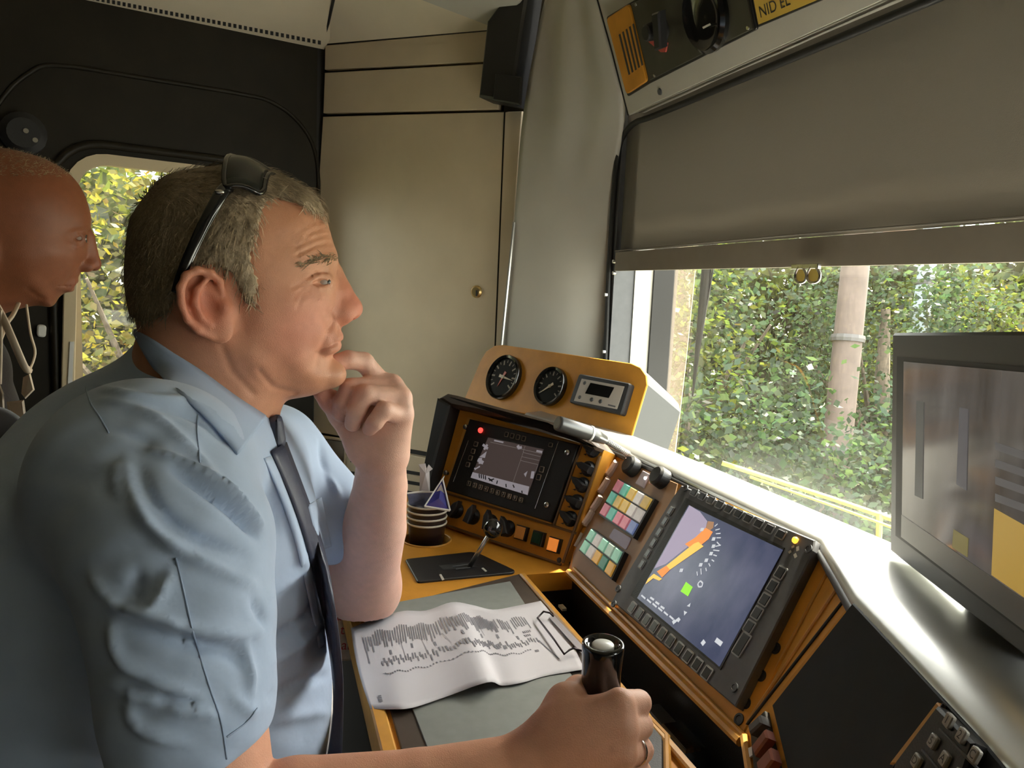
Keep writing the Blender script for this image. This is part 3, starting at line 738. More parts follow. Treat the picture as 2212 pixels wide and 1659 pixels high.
def pz(s, t):
    a = math.exp(-((s-.50)/.07)**2)*.012+math.exp(-((s-.18)/.10)**2)*.004+math.exp(-((s-.72)/.08)**2)*.002
    return .0062+a*(.6+.6*t)+.001*math.sin(9*s+4*t)
def pap_uv(s, t):
    x = s*(NS-1); i = min(int(x), NS-2); f_ = x-i
    a = top[i]*(1-f_)+top[i+1]*f_; b = bot[i]*(1-f_)+bot[i+1]*f_
    q = a*(1-t)+b*t
    q = q+V(-6*math.sin(math.pi*t)*(1-s)+10*math.sin(math.pi*t)*s, 0)
    return q
def pap_pt(s, t, h=0.0):
    q = pap_uv(s, t); return ZP(q[0], q[1], ZD+pz(s, t)+h)
P = np.array([[pap_pt(s, t) for s in np.linspace(0, 1, NS)] for t in np.linspace(0, 1, NT)])
M_PAPER = mat('paper', (.52, .51, .55), .6, var=.03, vscale=12)
g = Geo(); g.grid(P); po = g.build('sheet', M_PAPER, pap, smooth=True); solidify(po, .0003, 0)
pr = Geo()
def stroke(s0, t0, s1, t1, w_=.0022):
    w_ = w_*.75
    a, b = pap_pt(s0, t0, .0006), pap_pt(s1, t1, .0006); d = nrm(b-a); n_ = nrm(np.cross(Z3, d))*w_/2
    pr.add([a-n_, b-n_, b+n_, a+n_], [[0, 1, 2, 3]])
rr = random.Random(3)
for i in range(74):
    s = .06+i*.0112
    if i in (60, 66): continue
    pk = .16+.02*math.sin(i*.7); stroke(s, pk-.02*rr.random(), s+.006, pk+.10+.10*rr.random()*(1-.4*s), .0022)
    if i == 0: stroke(s, pk, s+.012, .47, .002)
for i in range(66):
    s = .13+i*.0116; t = .49-.06*rr.random(); stroke(s, t, s+.004, t+.045+.03*rr.random(), .0026)
    if i % 9 == 4: stroke(s, t-.10, s+.003, t-.05, .004)
for i in range(56):
    s = .135+i*.0128; t = .60+.012*math.sin(i*.9); stroke(s, t, s+.003, t+.016, .0026)
for s, t0, t1 in ((.23, .30, .50), (.33, .30, .44), (.42, .30, .44), (.60, .20, .38)): stroke(s, t0, s+.02, t1, .0008)
for i in range(9): stroke(.84+.008*(i % 5), .34+.05*(i//5), .843+.008*(i % 5), .37+.05*(i//5), .002)
stroke(.89, .50, .93, .80, .0022)
for i in range(3): stroke(.86+.006*i, .62, .862+.006*i, .65, .002)
for i in range(4): stroke(.08, .84+.02*i, .084, .855+.02*i, .005)
pr.build('printed_rows', mat('grey_print', (.17, .17, .20), .7), pap)['kind'] = 'stuff'
clip = thing('wire_clip', ZP(1210, 1370, ZD+.009), 'dark wire spring clip holding the right edge of the paper', 'clip')
cw = [ZP(u, v, ZD+h) for u, v, h in ((1196, 1332, .012), (1188, 1324, .016), (1174, 1321, .015), (1161, 1335, .013), (1178, 1357, .013), (1198, 1383, .013), (1219, 1413, .013), (1230, 1404, .014), (1239, 1400, .015), (1257, 1406, .012))]
Geo().tube(cw, .0014, 8).build('wire', mat('dark_wire', (.04, .03, .035), .3, metal=.8), clip, smooth=True)
Geo().prism(np.array([ZP(u, v, ZD+.008) for u, v in ((1196, 1329), (1262, 1400), (1256, 1412), (1186, 1334))]), Z3, 0, .0015, .0004).build('jaw', mat('pale_steel', (.55, .52, .55), .35, metal=.6), clip)

# ---- lever plate with ball lever
lv = thing('reverser_lever', dk(1012, 1226), 'steel lever with black ball on a black desk plate', 'lever')
lp = Geo().prism(roundpoly(np.array([dk(*q) for q in ((875, 1212), (1016, 1196), (1034, 1199), (1113, 1236), (1108, 1241), (902, 1261))]), .006), Z3, 0, .004, .0012).build('base_plate', M_BLK, lv)
Geo().prism(np.array([dk(*q, .004) for q in ((948, 1222), (1008, 1216), (1030, 1224), (958, 1231))]), Z3, 0, .0008).build('slot', M_PRINTD, lp)
for a, b in (((978, 1224), (1012, 1219)), ((985, 1229), (1016, 1226))):
    Geo().tube([dk(*a, .0055), dk(*b, .0055)], .0009, 6).build('slot_brush', M_DGR, lp)
Geo().prism(np.array([dk(*q, .004) for q in ((949, 1242), (953, 1241), (960, 1252), (955, 1254))]), Z3, 0, .0007).build('plate_mark', M_PRINT, lp)
Geo().prism(np.array([dk(*q, .004) for q in ((1040, 1228), (1044, 1227), (1052, 1234), (1048, 1235))]), Z3, 0, .0007).build('plate_mark', M_PRINT, lp)
lb = dk(1013, 1226, .003); bd = (lb-CP)@FW; bc = D(1065, 1142, bd-.015)
Geo().tube([lb, lb+(bc-lb)*.5, bc], [.0042, .0040, .0040], 12).build('rod', M_STEEL, lv, smooth=True)
Geo().sphere(bc, .0165, 24).build('ball', M_BLKG, lv, smooth=True)

# ---- master controller
mc = thing('master_controller', V(.276, .57, ZD), 'black upright controller handle with white cap gripped by the driver', 'controller')
cplate = Geo().prism(np.array([dk(*q) for q in ((1120, 1690), (1380, 1574), (1408, 1570), (1432, 1602), (1434, 1760), (1120, 1860))]), Z3, 0, .006, .002).build('base_plate', M_BLK, mc)
Geo().tube([dk(1393, 1538, .004), dk(1402, 1552, .004), dk(1440, 1592, .004), dk(1443, 1700, .004)], .0042, 8).build('edge_trim', M_OCHD, mc)
ht = D(1303, 1389, .655); hax = nrm(Z3*1.0+(CP-ht)*V(1, 1, 0)*.06); L_ = .060; hb = ht-hax*L_
hz = hb-hax*((hb[2]-ZD)/hax[2])
prof = [(.0105, 0), (.0105, (hb[2]-ZD)*.55), (.0165, (hb[2]-ZD)*.62)]
H0 = np.linalg.norm(hb-hz)
prof += [(.0165, H0-.01), (.0170, H0+.012), (.0168, H0+.035), (.0178, H0+L_-.008), (.0183, H0+L_-.003), (.0178, H0+L_), (.0150, H0+L_+.0005), (.0140, H0+L_-.003), (.0115, H0+L_-.0045), (.0, H0+L_-.0045)]
Geo().lathe(hz, hax, prof, 36, capends=False).build('grip', M_BLKG, mc, smooth=True)
Geo().lathe(hz, hax, [(.0095, H0+L_-.0045), (.0095, H0+L_-.0015), (.0088, H0+L_-.0006), (.0, H0+L_-.0004)], 28, capends=False).build('cap', mat('white_cap', (.80, .80, .78), .3), mc, smooth=True)

# ---- stacked cups and sachets
def cup_prof(h=.078, r0=.0265, r1=.0365):
    return [(0, .003), (r0-.001, .003), (r0, 0), (r1, h-.003)], [(r1-.0005, h-.003), (r1+.0012, h-.0025), (r1+.0018, h-.0005), (r1+.0008, h+.0012), (r1-.0012, h), (r1-.0022, h-.004)], [(r1-.0022, h-.004), (r0-.002, .006), (0, .006)]
M_CUP = mat('brown_cup', (.022, .012, .012), .4, coat=.2); M_LIP = mat('cup_lip', (.72, .68, .58), .5)
ccen = cupc+V(-.001, 0, -.0415)
CUPL = ['lowest dark brown paper cup of the stack in the desk hole', 'second dark brown paper cup from the bottom of the stack', 'third dark brown paper cup from the bottom of the stack', 'topmost dark brown paper cup holding the sachets']
def mkcup(loc, label):
    o = thing('paper_cup', loc, label, 'cup', 'stacked paper cups'); a, b, c_ = cup_prof()
    Geo().lathe(loc, Z3, a, 32, capends=False).build('body', M_CUP, o, smooth=True)
    Geo().lathe(loc, Z3, b, 32, capends=False).build('lip', M_LIP, o, smooth=True)
    Geo().lathe(loc, Z3, c_, 32, capends=False).build('inside', mat('cup_inside', (.05, .04, .06), .4), o, smooth=True)
for i in range(4): mkcup(ccen+Z3*(.0115*i), CUPL[i])
ctop = ccen+Z3*(.0345+.078)
cd = (ctop-CP)@FW
def sheetpoly(pix, d, t, nm, m, par, bulge=.0):
    pts_ = np.array([D(u, v, dd) for (u, v), dd in zip(pix, d)])
    n_ = nrm(CP-pts_.mean(0)); c_ = pts_.mean(0)+n_*bulge
    vv_ = np.vstack([pts_, [c_], pts_-n_*t, [pts_.mean(0)-n_*(t+bulge)]]); k_ = len(pts_); ff_ = []
    for i in range(k_):
        j = (i+1) % k_
        ff_ += [[i, j, k_], [k_+1+j, k_+1+i, 2*k_+1], [i, k_+1+i, k_+1+j, j]]
    return fixn(mk(nm, vv_, ff_, m, par, smooth=False))
M_BLUE = mat('blue_foil', (.035, .035, .26), .3, coat=.3, var=.2, vscale=60)
s1 = thing('creamer_sachet', D(943, 1095, cd-.02), 'blue triangular sachet with white edges standing in the top cup', 'sachet')
TRI = [(956, 1034), (972, 1103), (917, 1094)]
sheetpoly(TRI, [cd-.012, cd-.035, cd-.035], .003, 'foil', M_BLUE, s1, .006)
for a, b, w0 in ((0, 1, .0016), (1, 2, .0024), (2, 0, .0014)):
    dd = [cd-.0145, cd-.0375, cd-.0375]
    Geo().tube([D(*TRI[a], dd[a]), D(*TRI[b], dd[b])], w0, 6).build('white_edge', M_WHITE, s1)
sheetpoly([(953, 1045), (961, 1068), (955, 1073), (943, 1072), (940, 1066)], [cd-.024]*5, .001, 'printed_drop', mat('foil_silver', (.45, .46, .45), .3, metal=.5), s1, .001)
Geo().tube([D(956, 1035, cd-.0145), D(960, 1028, cd-.013)], [.0015, .0008], 6).build('torn_tip', M_WHITE, s1)
s2 = thing('sugar_stick', D(918, 1070, cd+.01), 'torn white sugar stick leaning in the top cup', 'sachet')
sheetpoly([(904, 1003), (919, 1001), (921, 1012), (926, 1003), (935, 1013), (928, 1018), (929, 1072), (906, 1072), (907, 1014)], [cd+.012]*9, .004, 'paper_stick', mat('sugar_white', (.62, .58, .58), .6), s2, .004)
s3 = thing('blue_sachet', D(905, 1085, cd+.0), 'flat blue sachet with white top edge lying in the top cup', 'sachet')
sheetpoly([(879, 1066), (944, 1064), (936, 1096), (884, 1090)], [cd-.008, cd+.004, cd-.004, cd-.018], .002, 'foil', mat('blue_grey_foil', (.09, .10, .17), .35, var=.3, vscale=80), s3, .003)
Geo().tube([D(878, 1066, cd-.011), D(912, 1062, cd-.006), D(945, 1063, cd-.002)], .0018, 6).build('white_edge', M_WHITE, s3)

# ================================================================== centre console
CN = Plane((.497, .9, ZD), (0, -1, 0), V(.53, 0, .85))
cc = thing('centre_console', V(.55, .95, .70), 'ochre centre console with coloured push buttons and train display', 'console')
cpoly = CN.poly([(1302, 968), (1770, 1170), (1797, 1224), (1610, 1578), (1603, 1598), (1226, 1232)])
M_OCHB = mat('brown_panel', (.30, .17, .085), .5, var=.06)
Geo().prism(cpoly, CN.n, -.06, 0, .002).build('panel_body', M_OCH, cc)
Geo().prism(CN.poly([(1342, 993), (1466, 1046), (1460, 1070), (1332, 1310), (1318, 1322), (1236, 1228), (1240, 1196)]), CN.n, 0, .002, .0008).build('switch_plate', M_OCHB, cc)
Geo().tube(CN.poly([(1228, 1236), (1600, 1602)], .004), .006, 8).build('lower_trim', M_OCHD, cc)
Geo().tube(CN.poly([(1240, 1228), (1606, 1588)], .004), .003, 8).build('lower_bead', M_OCHD, cc)
g = Geo(); g.prism(V((.505, .66, .60), (.505, 1.19, .60), (.60, 1.19, .60), (.60, .66, .60)), Z3, 0, .17); g.build('plinth', M_BLK, cc)
COLS = dict(p=(.75, .25, .32), t=(.16, .62, .48), y=(.80, .55, .14), w=(.78, .74, .70), b=(.22, .30, .62), m=(.35, .74, .55), s=(.45, .62, .50), o=(.72, .40, .08), d=(.05, .20, .14))
def buttons(quad, rows, h=.014):
    Q = CN.poly(quad, h); nr, nc = len(rows), len(rows[0])
    base = CN.poly(quad, h) - CN.n*h
    ex = (base[1]-base[0])*.02; ey = (base[3]-base[0])*.02
    blk = np.array([base[0]-ex-ey, base[1]+ex-ey, base[2]+ex+ey, base[3]-ex+ey])
    bo = Geo().prism(blk, CN.n, .002, h-.003).build('button_block', M_BLK, cc)
    for r, row in enumerate(rows):
        for c_, k_ in enumerate(row):
            q = cellquad(CN, Q, (c_+.07)/nc, (c_+.93)/nc, (r+.06)/nr, (r+.94)/nr)
            m_ = mat('button_'+k_, COLS[k_], .35, emit=COLS[k_], estr=.07, var=.06, vscale=120)
            Geo().prism(q, CN.n, -.004, 0, .0012).build('push_button', m_, bo)
buttons([(1334, 1033), (1409, 1076), (1364, 1157), (1292, 1109)], ['ptywy', 'tyyww', 'ptppb'])
buttons([(1276, 1140), (1344, 1190), (1317, 1248), (1249, 1187)], ['mwmsm', 'mwodo'])
M_LAV = mat('lavender_label', (.52, .46, .60), .5)
Geo().prism(roundpoly(CN.poly([(1330, 1143), (1367, 1165), (1355, 1190), (1318, 1162)]), .004), CN.n, .002, .0035).build('label_plate', M_LAV, cc)
Geo().prism(CN.poly([(1393, 1019), (1408, 1027), (1394, 1057), (1376, 1047)]), CN.n, .002, .005, .001).build('key_plate', mat('key_plate', (.40, .33, .36), .4), cc)
Geo().sphere(CN.px(1394, 1033, .006), .003, 10).build('key_led', mat('led_white', (.9, .9, .9), .3, emit=(1, 1, 1), estr=.6), cc)
M_TAB = mat('pink_tab', (.85, .50, .46), .4)
for (ku, kv), (tu, tv) in (((1374, 1014), (1356, 1004)), ((1436, 1038), (1416, 1036))):
    ko = Geo().lathe(CN.px(ku, kv), CN.n, [(.017, .002), (.0165, .018), (.013, .022)], 22).build('rotary_knob', M_BLK, cc, auto=35)
    a = CN.px(tu, tv, .006); tb = [a+CN.ex*x+CN.ey*y for x, y in ((-.009, .009), (.011, .009), (.010, -.001), (.004, -.009), (-.003, -.011), (-.008, -.003))]
    Geo().prism(np.array(tb), CN.n, 0, .006, .001).build('knob_tab', M_TAB, ko)
M_TAB2 = mat('clear_tab', (.62, .50, .46), .4)
for u, v in ((1326, 1016), (1309, 1052), (1293, 1090), (1275, 1122)):
    a = CN.px(u, v); tb = [a+CN.ex*x+CN.ey*y for x, y in ((-.005, .018), (.006, .014), (.008, 0), (.005, -.014), (-.006, -.016))]
    Geo().prism(np.array(tb), CN.n, 0, .010, .003).build('guard_tab', M_TAB2, cc)
Geo().prism(CN.poly([(1257, 1151), (1260, 1153), (1245, 1182), (1242, 1180)]), CN.n, 0, .003).build('label_strip', M_WHITE, cc)
# ---- train display unit
HM = .013
du = Geo().prism(CN.poly([(1472, 1048), (1760, 1166), (1757, 1190), (1588, 1527), (1338, 1312), (1322, 1298), (1340, 1262), (1452, 1075)], HM)-CN.n*HM, CN.n, .0, HM, .0015)
duo = du.build('display_unit', M_GREY, cc)
BZ = CN.poly([(1483, 1076), (1696, 1184), (1557, 1448), (1363, 1287)], HM)
Geo().prism(BZ, CN.n, -.001, .0012).build('screen_frame', M_BLK, duo)
SCQ = CN.poly([(1489, 1092), (1693, 1189), (1556, 1441), (1378, 1293)], HM)
def scr_mat():
    m = bpy.data.materials.new('display_screen'); m.use_nodes = True; nt = m.node_tree; b = nt.nodes['Principled BSDF']
    b.inputs['Roughness'].default_value = .22; b.inputs['Base Color'].default_value = (.015, .017, .03, 1)
    tc = nt.nodes.new('ShaderNodeTexCoord'); nz = nt.nodes.new('ShaderNodeTexNoise'); mp = nt.nodes.new('ShaderNodeMapping')
    mp.inputs['Scale'].default_value = (9, 22, 14); nz.inputs['Scale'].default_value = 1.2; nz.inputs['Detail'].default_value = 6
    nt.links.new(tc.outputs['Object'], mp.inputs[0]); nt.links.new(mp.outputs[0], nz.inputs['Vector'])
    cr = nt.nodes.new('ShaderNodeValToRGB'); cr.color_ramp.elements[0].position = .38; cr.color_ramp.elements[0].color = (.045, .055, .105, 1)
    cr.color_ramp.elements[1].position = .75; cr.color_ramp.elements[1].color = (.11, .115, .18, 1)
    nt.links.new(nz.outputs['Fac'], cr.inputs[0]); nt.links.new(cr.outputs[0], b.inputs['Emission Color']); b.inputs['Emission Strength'].default_value = .30  # emission noise paints a cloudy reflection over the display
    return m
sco = Geo().prism(SCQ, CN.n, .0012, .0016).build('screen', scr_mat(), duo)
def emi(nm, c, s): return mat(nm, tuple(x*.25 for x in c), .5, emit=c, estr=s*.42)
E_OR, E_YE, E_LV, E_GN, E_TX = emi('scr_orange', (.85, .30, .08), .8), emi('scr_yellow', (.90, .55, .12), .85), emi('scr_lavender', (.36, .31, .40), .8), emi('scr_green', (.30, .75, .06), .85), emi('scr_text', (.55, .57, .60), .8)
K = lambda pts_: [(1320+x/3.129, 1030+y/3.129) for x, y in pts_]
def graphic(nm, pts_, m, h): return Geo().prism(CN.poly(K(pts_), HM+h), CN.n, 0, .0002).build(nm, m, sco)  # lavender and orange pieces paint reflections as glowing colour
graphic('painted_reflection', [(530, 192), (600, 235), (650, 300), (640, 345), (560, 440), (370, 590), (292, 620)], E_LV, .0017)
graphic('painted_reflection', [(655, 300), (695, 305), (690, 345), (665, 365), (640, 345)], emi('scr_brown', (.40, .22, .12), .7), .0018)
graphic('painted_reflection', [(640, 345), (688, 372), (660, 420), (620, 452), (560, 500), (500, 455), (570, 410)], E_OR, .0019)
graphic('painted_reflection', [(560, 452), (590, 440), (625, 470), (480, 570), (398, 628), (375, 600)], E_YE, .0020)
graphic('painted_reflection', [(375, 600), (398, 628), (345, 680), (310, 640)], E_OR, .0021)
graphic('painted_reflection', [(290, 655), (345, 690), (325, 702), (285, 685), (232, 726), (250, 690)], E_YE, .0022)
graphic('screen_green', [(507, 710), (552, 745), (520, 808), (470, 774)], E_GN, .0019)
g = Geo()
def bar(a, b, w_, h=.0021):
    A, B = CN.px(*K([a])[0], HM+h), CN.px(*K([b])[0], HM+h); d_ = nrm(B-A); n_ = np.cross(CN.n, d_)*w_/2
    g.add([A-n_, B-n_, B+n_, A+n_], [[0, 1, 2, 3]])
for a, b in (((700, 335), (720, 318)), ((705, 360), (735, 352)), ((708, 385), (740, 382)), ((712, 412), (742, 412)), ((715, 440), (735, 462)), ((705, 470), (742, 462)), ((690, 495), (732, 500)), ((690, 527), (715, 535)), ((680, 560), (697, 572)), ((660, 585), (670, 605)), ((640, 615), (645, 637)), ((607, 620), (610, 660)), ((580, 640), (585, 668))): bar(a, b, .0016)
for c_ in ((693, 420), (692, 469), (676, 519), (644, 564), (606, 595), (475, 632), (615, 356)): bar((c_[0]-11, c_[1]), (c_[0]+11, c_[1]), .005)
dmd = [(603, 703), (620, 718), (614, 742), (592, 744), (586, 724), (603, 703)]
for a, b in zip(dmd[:-1], dmd[1:]): bar(a, b, .0022)
for i in range(3): bar((265+35*i, 815+30*i), (290+35*i, 832+30*i), .0028)
for i in range(6): bar((205+38*i, 800+28*i), (232+38*i, 824+28*i), .0024)
bar((425, 985), (455, 960), .004); bar((420, 970), (430, 990), .005); bar((450, 958), (462, 975), .005)
bar((615, 1110), (630, 1132), .006); bar((707, 1100), (748, 1132), .006)
for t in (((538, 852), (532, 880), (512, 873)), ((492, 905), (515, 915), (494, 938))):
    q = np.array([CN.px(*K([p])[0], HM+.0021) for p in t]); g.add(q, [[0, 1, 2]])
g.build('screen_symbols', E_TX, sco)['kind'] = 'stuff'
M_KRIM = mat('key_rim', (.30, .305, .31), .4); M_KTOP = mat('key_top', (.035, .034, .036), .25)
def softkey(c_, ax, ay, w_, h_, par, n, rim=M_KRIM, topm=M_KTOP, up_=.0022):
    q = np.array([c_-ax*w_/2+ay*h_/2, c_+ax*w_/2+ay*h_/2, c_+ax*w_/2-ay*h_/2, c_-ax*w_/2-ay*h_/2])
    gg = Geo(); gg.prism(roundpoly(q, min(w_, h_)*.15, 2), n, 0, up_*.7, 0, 0); gg.prism(inset(q if np.cross(q[1]-q[0], q[2]-q[1])@n > 0 else q[::-1], nrm(n), min(w_, h_)*.12), n, up_*.5, up_, .0004, 1)
    return gg.build('soft_key', [rim, topm], par)
def keyrow(p0, p1, n, w_, h_):
    for i in range(n):
        t = i/(n-1); a = K([p0])[0]; b = K([p1])[0]
        A, B = CN.px(*a, HM), CN.px(*b, HM); softkey(A+(B-A)*t, CN.ex, CN.ey, w_, h_, duo, CN.n)
keyrow((565, 105), (1150, 390), 10, .0155, .0125)
keyrow((147, 885), (652, 1328), 10, .0155, .0165)
keyrow((405, 232), (212, 593), 6, .0115, .0145)
keyrow((1148, 650), (938, 1015), 5, .0155, .0165)
A = CN.px(*K([(885, 1135)])[0], HM); lk_ = softkey(A, CN.ex, CN.ey, .0165, .030, duo, CN.n)
for u, v in ((50, 757), (20, 860), (835, 1425), (505, 78), (1335, 488)):
    Geo().lathe(CN.px(*K([(u, v)])[0], HM), CN.n, [(.0055, 0), (.0055, .002), (.003, .002), (.0025, .0012)], 14).build('screw', M_DGR, duo, auto=30)
Geo().sphere(CN.px(1718, 1167, HM+.001), .0042, 12).build('amber_led', mat('amber_led', (.9, .4, .05), .3, emit=(1, .42, .04), estr=.7), duo, smooth=True)
g = Geo(); g2 = g
for a, b in (((1228, 465), (1230, 480)), ((1205, 500), (1212, 515)), ((1240, 520), (1250, 545)), ((1260, 470), (1262, 500))):
    A_, B_ = CN.px(*K([a])[0], HM+.0003), CN.px(*K([b])[0], HM+.0003); n_ = np.cross(CN.n, nrm(B_-A_))*.002; g.add([A_-n_, B_-n_, B_+n_, A_+n_], [[0, 1, 2, 3]])
g.build('led_symbols', M_PRINT, duo)['kind'] = 'stuff'
for u, v in ((1676, 1401), (1645, 1460), (1612, 1519), (1597, 1554)):
    Geo().lathe(CN.px(u, v), CN.n, [(.0068, 0), (.0068, .0015), (.0045, .0016), (.004, .0008)], 16).build('socket_screw', M_BLK, cc, auto=30)
# ---- fanned mitre between the consoles
LIPZ = .957
apex = CN.px(1608, 1586, 0); tA_, tB_ = CN.px(1797, 1224, 0), ZP(1846, 1295, LIPZ)
mt = thing('corner_mitre', apex, 'ochre fan shaped corner with raised ribs beside the train display', 'console')
nM = np.cross(tA_-apex, tB_-apex); nM = nrm(nM if nM@(CP-apex) > 0 else -nM)
MT = Plane(apex, tA_-tB_, (tA_+tB_)/2-apex)
Geo().prism(np.array([apex, tA_, tB_]), nM, -.03, 0).build('fan_panel', M_OCH, mt)
for u, v, r_ in ((1796, 1226, .0022), (1820, 1259, .0026), (1837, 1283, .0018)):
    Geo().tube([PL(1609, 1575, apex, nM)+nM*.001, PL(u, v, apex, nM)+nM*.001], r_, 8).build('rib', M_OCHD if r_ > .002 else M_RUB, mt)
# ---- right wing
wA, wB, wC = ZP(1846, 1295, LIPZ), ZP(2140, 1610, LIPZ), apex
WG = Plane(wA, wB-wA, wA-wC)
wg = thing('right_wing_console', V(.50, .50, .70), 'dark right wing console with keypad and red keys', 'console')
Geo().prism(WG.poly([(1846, 1294), (2146, 1616), (2300, 1790), (1640, 1790), (1606, 1588)]), WG.n, -.05, 0).build('wing_body', M_OCH, wg)
Geo().prism(WG.poly([(1850, 1306), (2138, 1612), (2270, 1770), (1735, 1770), (1675, 1527)]), WG.n, 0, .004, .001).build('dark_panel', mat('dark_blue_panel', (.010, .012, .015), .6, var=.2, vscale=20, spec=.25), wg)
Geo().prism(WG.poly([(1941, 1659), (1965, 1659), (2054, 1535), (2045, 1525)]), WG.n, .004, .008, .001).build('ochre_strip', M_OCHD, wg)
Geo().tube(WG.poly([(1925, 1668), (2041, 1521)], .006), .0016, 6).build('strip_edge', M_PRINTD, wg)
kp = Geo().prism(WG.poly([(1972, 1659), (2062, 1540), (2146, 1622), (2100, 1760), (1940, 1760)]), WG.n, .004, .014, .002).build('keypad', M_BLK, wg)
M_KEY = mat('keypad_key', (.34, .32, .28), .4)
for tx, u, v in (('1', 2054, 1559), ('2', 2082, 1591), ('C', 2110, 1633), ('5', 2020, 1604), ('A', 2045, 1642), ('B', 2075, 1680), ('D', 1984, 1646), ('8', 2008, 1690)):
    c_ = WG.px(u, v, .014); q = np.array([c_+WG.ex*x+WG.ey*y for x, y in ((-.0042, .0048), (.0042, .0048), (.0042, -.0048), (-.0042, -.0048))])
    ko = Geo().prism(roundpoly(q, .0015, 2), WG.n, 0, .003, .0008).build('keypad_key', M_KEY, kp)
    text('digit', tx, c_+WG.n*.0032, WG.ex, WG.ey, .008, M_PRINTD, ko)
for a, b in (((2030, 1575), (2140, 1690)), ((1992, 1620), (2060, 1700))):
    Geo().tube(WG.poly([a, b], .0145), .001, 6).build('keypad_groove', M_DGR, kp)
M_RKEY = mat('red_key', (.22, .07, .05), .35, var=.15)
kr = Geo().prism(WG.poly([(1630, 1572), (1662, 1540), (1672, 1590), (1720, 1780), (1650, 1780)]), WG.n, 0, .006, .001).build('key_bank', M_BLK, wg)
for m_, q in ((M_DGR, [(1633, 1574), (1659, 1551), (1664, 1570), (1637, 1594)]), (M_RKEY, [(1641, 1620), (1671, 1582), (1677, 1602), (1648, 1641)]), (M_RKEY, [(1652, 1655), (1682, 1622), (1690, 1650), (1660, 1690)])):
    Geo().prism(WG.poly(q, .006), WG.n, 0, .010, .002).build('square_key', m_, kr)
Geo().prism(WG.poly([(1614, 1620), (1632, 1612), (1636, 1628), (1618, 1640)], .002), WG.n, 0, .002).build('white_label', M_WHITE, wg)
Geo().tube(WG.poly([(1608, 1592), (1622, 1680), (1640, 1780)], .003), .005, 8).build('wing_edge', M_OCHD, wg)
Geo().tube([ZP(1618, 1582, .775), ZP(1618, 1600, .77)], .003, 6)
# ---- dash top (brushed metal)
lipc = [V(.560, 1.62, LIPZ), V(.606, 1.40, LIPZ), V(.620, 1.10, LIPZ), V(.622, .90, LIPZ), CN.px(1770, 1170, 0)+V(.002, 0, 0), wA, wB, wB+(wB-wA)*1.0, wB+(wB-wA)*2.4]
for p in lipc: p[2] = LIPZ
lipc = np.array(lipc); rows = []
for i, p in enumerate(lipc):
    far = V(.932, max(p[1]-0.02, p[1]*1.0), .85) if i < 5 else V(.932, p[1]+.14, .855)
    r_ = []
    for t, dz in ((0, -.016), (0, -.003), (.012, .001), (.10, .004), (.30, -.006), (.6, -.045), (1, None)):
        q = p*(1-t)+far*t
        q[2] = LIPZ+dz if dz is not None else .848
        if i >= 5 and dz is not None and t > .05: q[2] += .006*math.sin(t*5)
        r_.append(q)
    rows.append(r_)
dt = tag(thing('dash_top', V(.75, .9, .85), 'shiny brushed metal dash top along the windscreen', 'dashboard'))
g = Geo(); g.grid(np.array(rows)); o_ = g.build('metal_cover', M_SIL, dt, auto=50); solidify(o_, .003)
g = Geo(); g.tube(lipc[1:]+V(-.002, 0, -.010), .0055, 8); g.build('lip', M_DGR, dt, smooth=True)

# ================================================================== left instrument console
IN = Plane((.332, 1.446, ZD), (.557, -.831, 0), V(.283, .19, .94))
ic = thing('instrument_console', V(.42, 1.34, .70), 'ochre left instrument console with black hooded screen and knobs', 'console')
Geo().prism(IN.poly([(990, 882), (1305, 972), (1246, 1150), (1216, 1222), (950, 1134), (944, 1060)]), IN.n, -.05, 0, .001).build('panel_body', M_OCH, ic)
hdq = Geo()
hdq.prism(IN.poly([(966, 868), (994, 884), (946, 1060), (950, 1130), (930, 1090), (933, 1034)], .0), IN.n, -.10, .035, .004)
hdq.build('hood_side', M_BLK, ic, auto=30)
Geo().prism(IN.poly([(966, 868), (985, 858), (1005, 862), (1262, 934), (1305, 972), (1300, 978), (1200, 928), (994, 886)], .0), IN.n, -.10, .032, .006).build('hood_top', mat('hood_brown', (.055, .036, .022), .5, var=.2), ic, auto=30)
Geo().prism(IN.poly([(1012, 902), (1256, 958), (1192, 1134), (960, 1062)]), IN.n, 0, .003, .0).build('unit_surround', M_OCHD, ic)
su = Geo().prism(IN.poly([(1014, 905), (1250, 961), (1188, 1128), (962, 1058)], .010)-IN.n*.01, IN.n, 0, .010, .0015).build('screen_unit', M_BLK, ic)
KI = lambda x, y: (930+x/5.53, 850+y/5.53)
def ii(x, y, h=.0103): return IN.px(*KI(x, y), h)
scr = Geo().prism(np.array([ii(*q) for q in ((690, 525), (1352, 668), (1160, 1218), (478, 1005))]), IN.n, 0, .0004).build('screen', mat('brown_screen', (.03, .02, .018), .4, emit=(.085, .062, .056), estr=.17, spec=.2), su)
E_W = emi('scr_pale', (.50, .46, .50), .30); E_L = emi('scr_line', (.26, .22, .21), .35)
Geo().prism(np.array([ii(*q, .0108) for q in ((505, 940), (690, 985), (1180, 1112), (1160, 1212), (480, 1005))]), IN.n, 0, .0002).build('screen_band', E_W, scr)
g = Geo()
def ibar(a, b, w_, h=.0109):
    A, B = ii(*a, h), ii(*b, h); n_ = np.cross(IN.n, nrm(B-A))*w_/2; g.add([A-n_, B-n_, B+n_, A+n_], [[0, 1, 2, 3]])
for a, b in (((715, 580), (1340, 722)), ((1112, 690), (985, 1060)), ((1105, 705), (1315, 755)), ((1090, 755), (1300, 800)), ((1075, 800), (1285, 850)), ((1130, 625), (1105, 700)), ((1285, 850), (1250, 950))): ibar(a, b, .0009)
g.build('screen_lines', E_L, scr)['kind'] = 'stuff'
g = Geo()
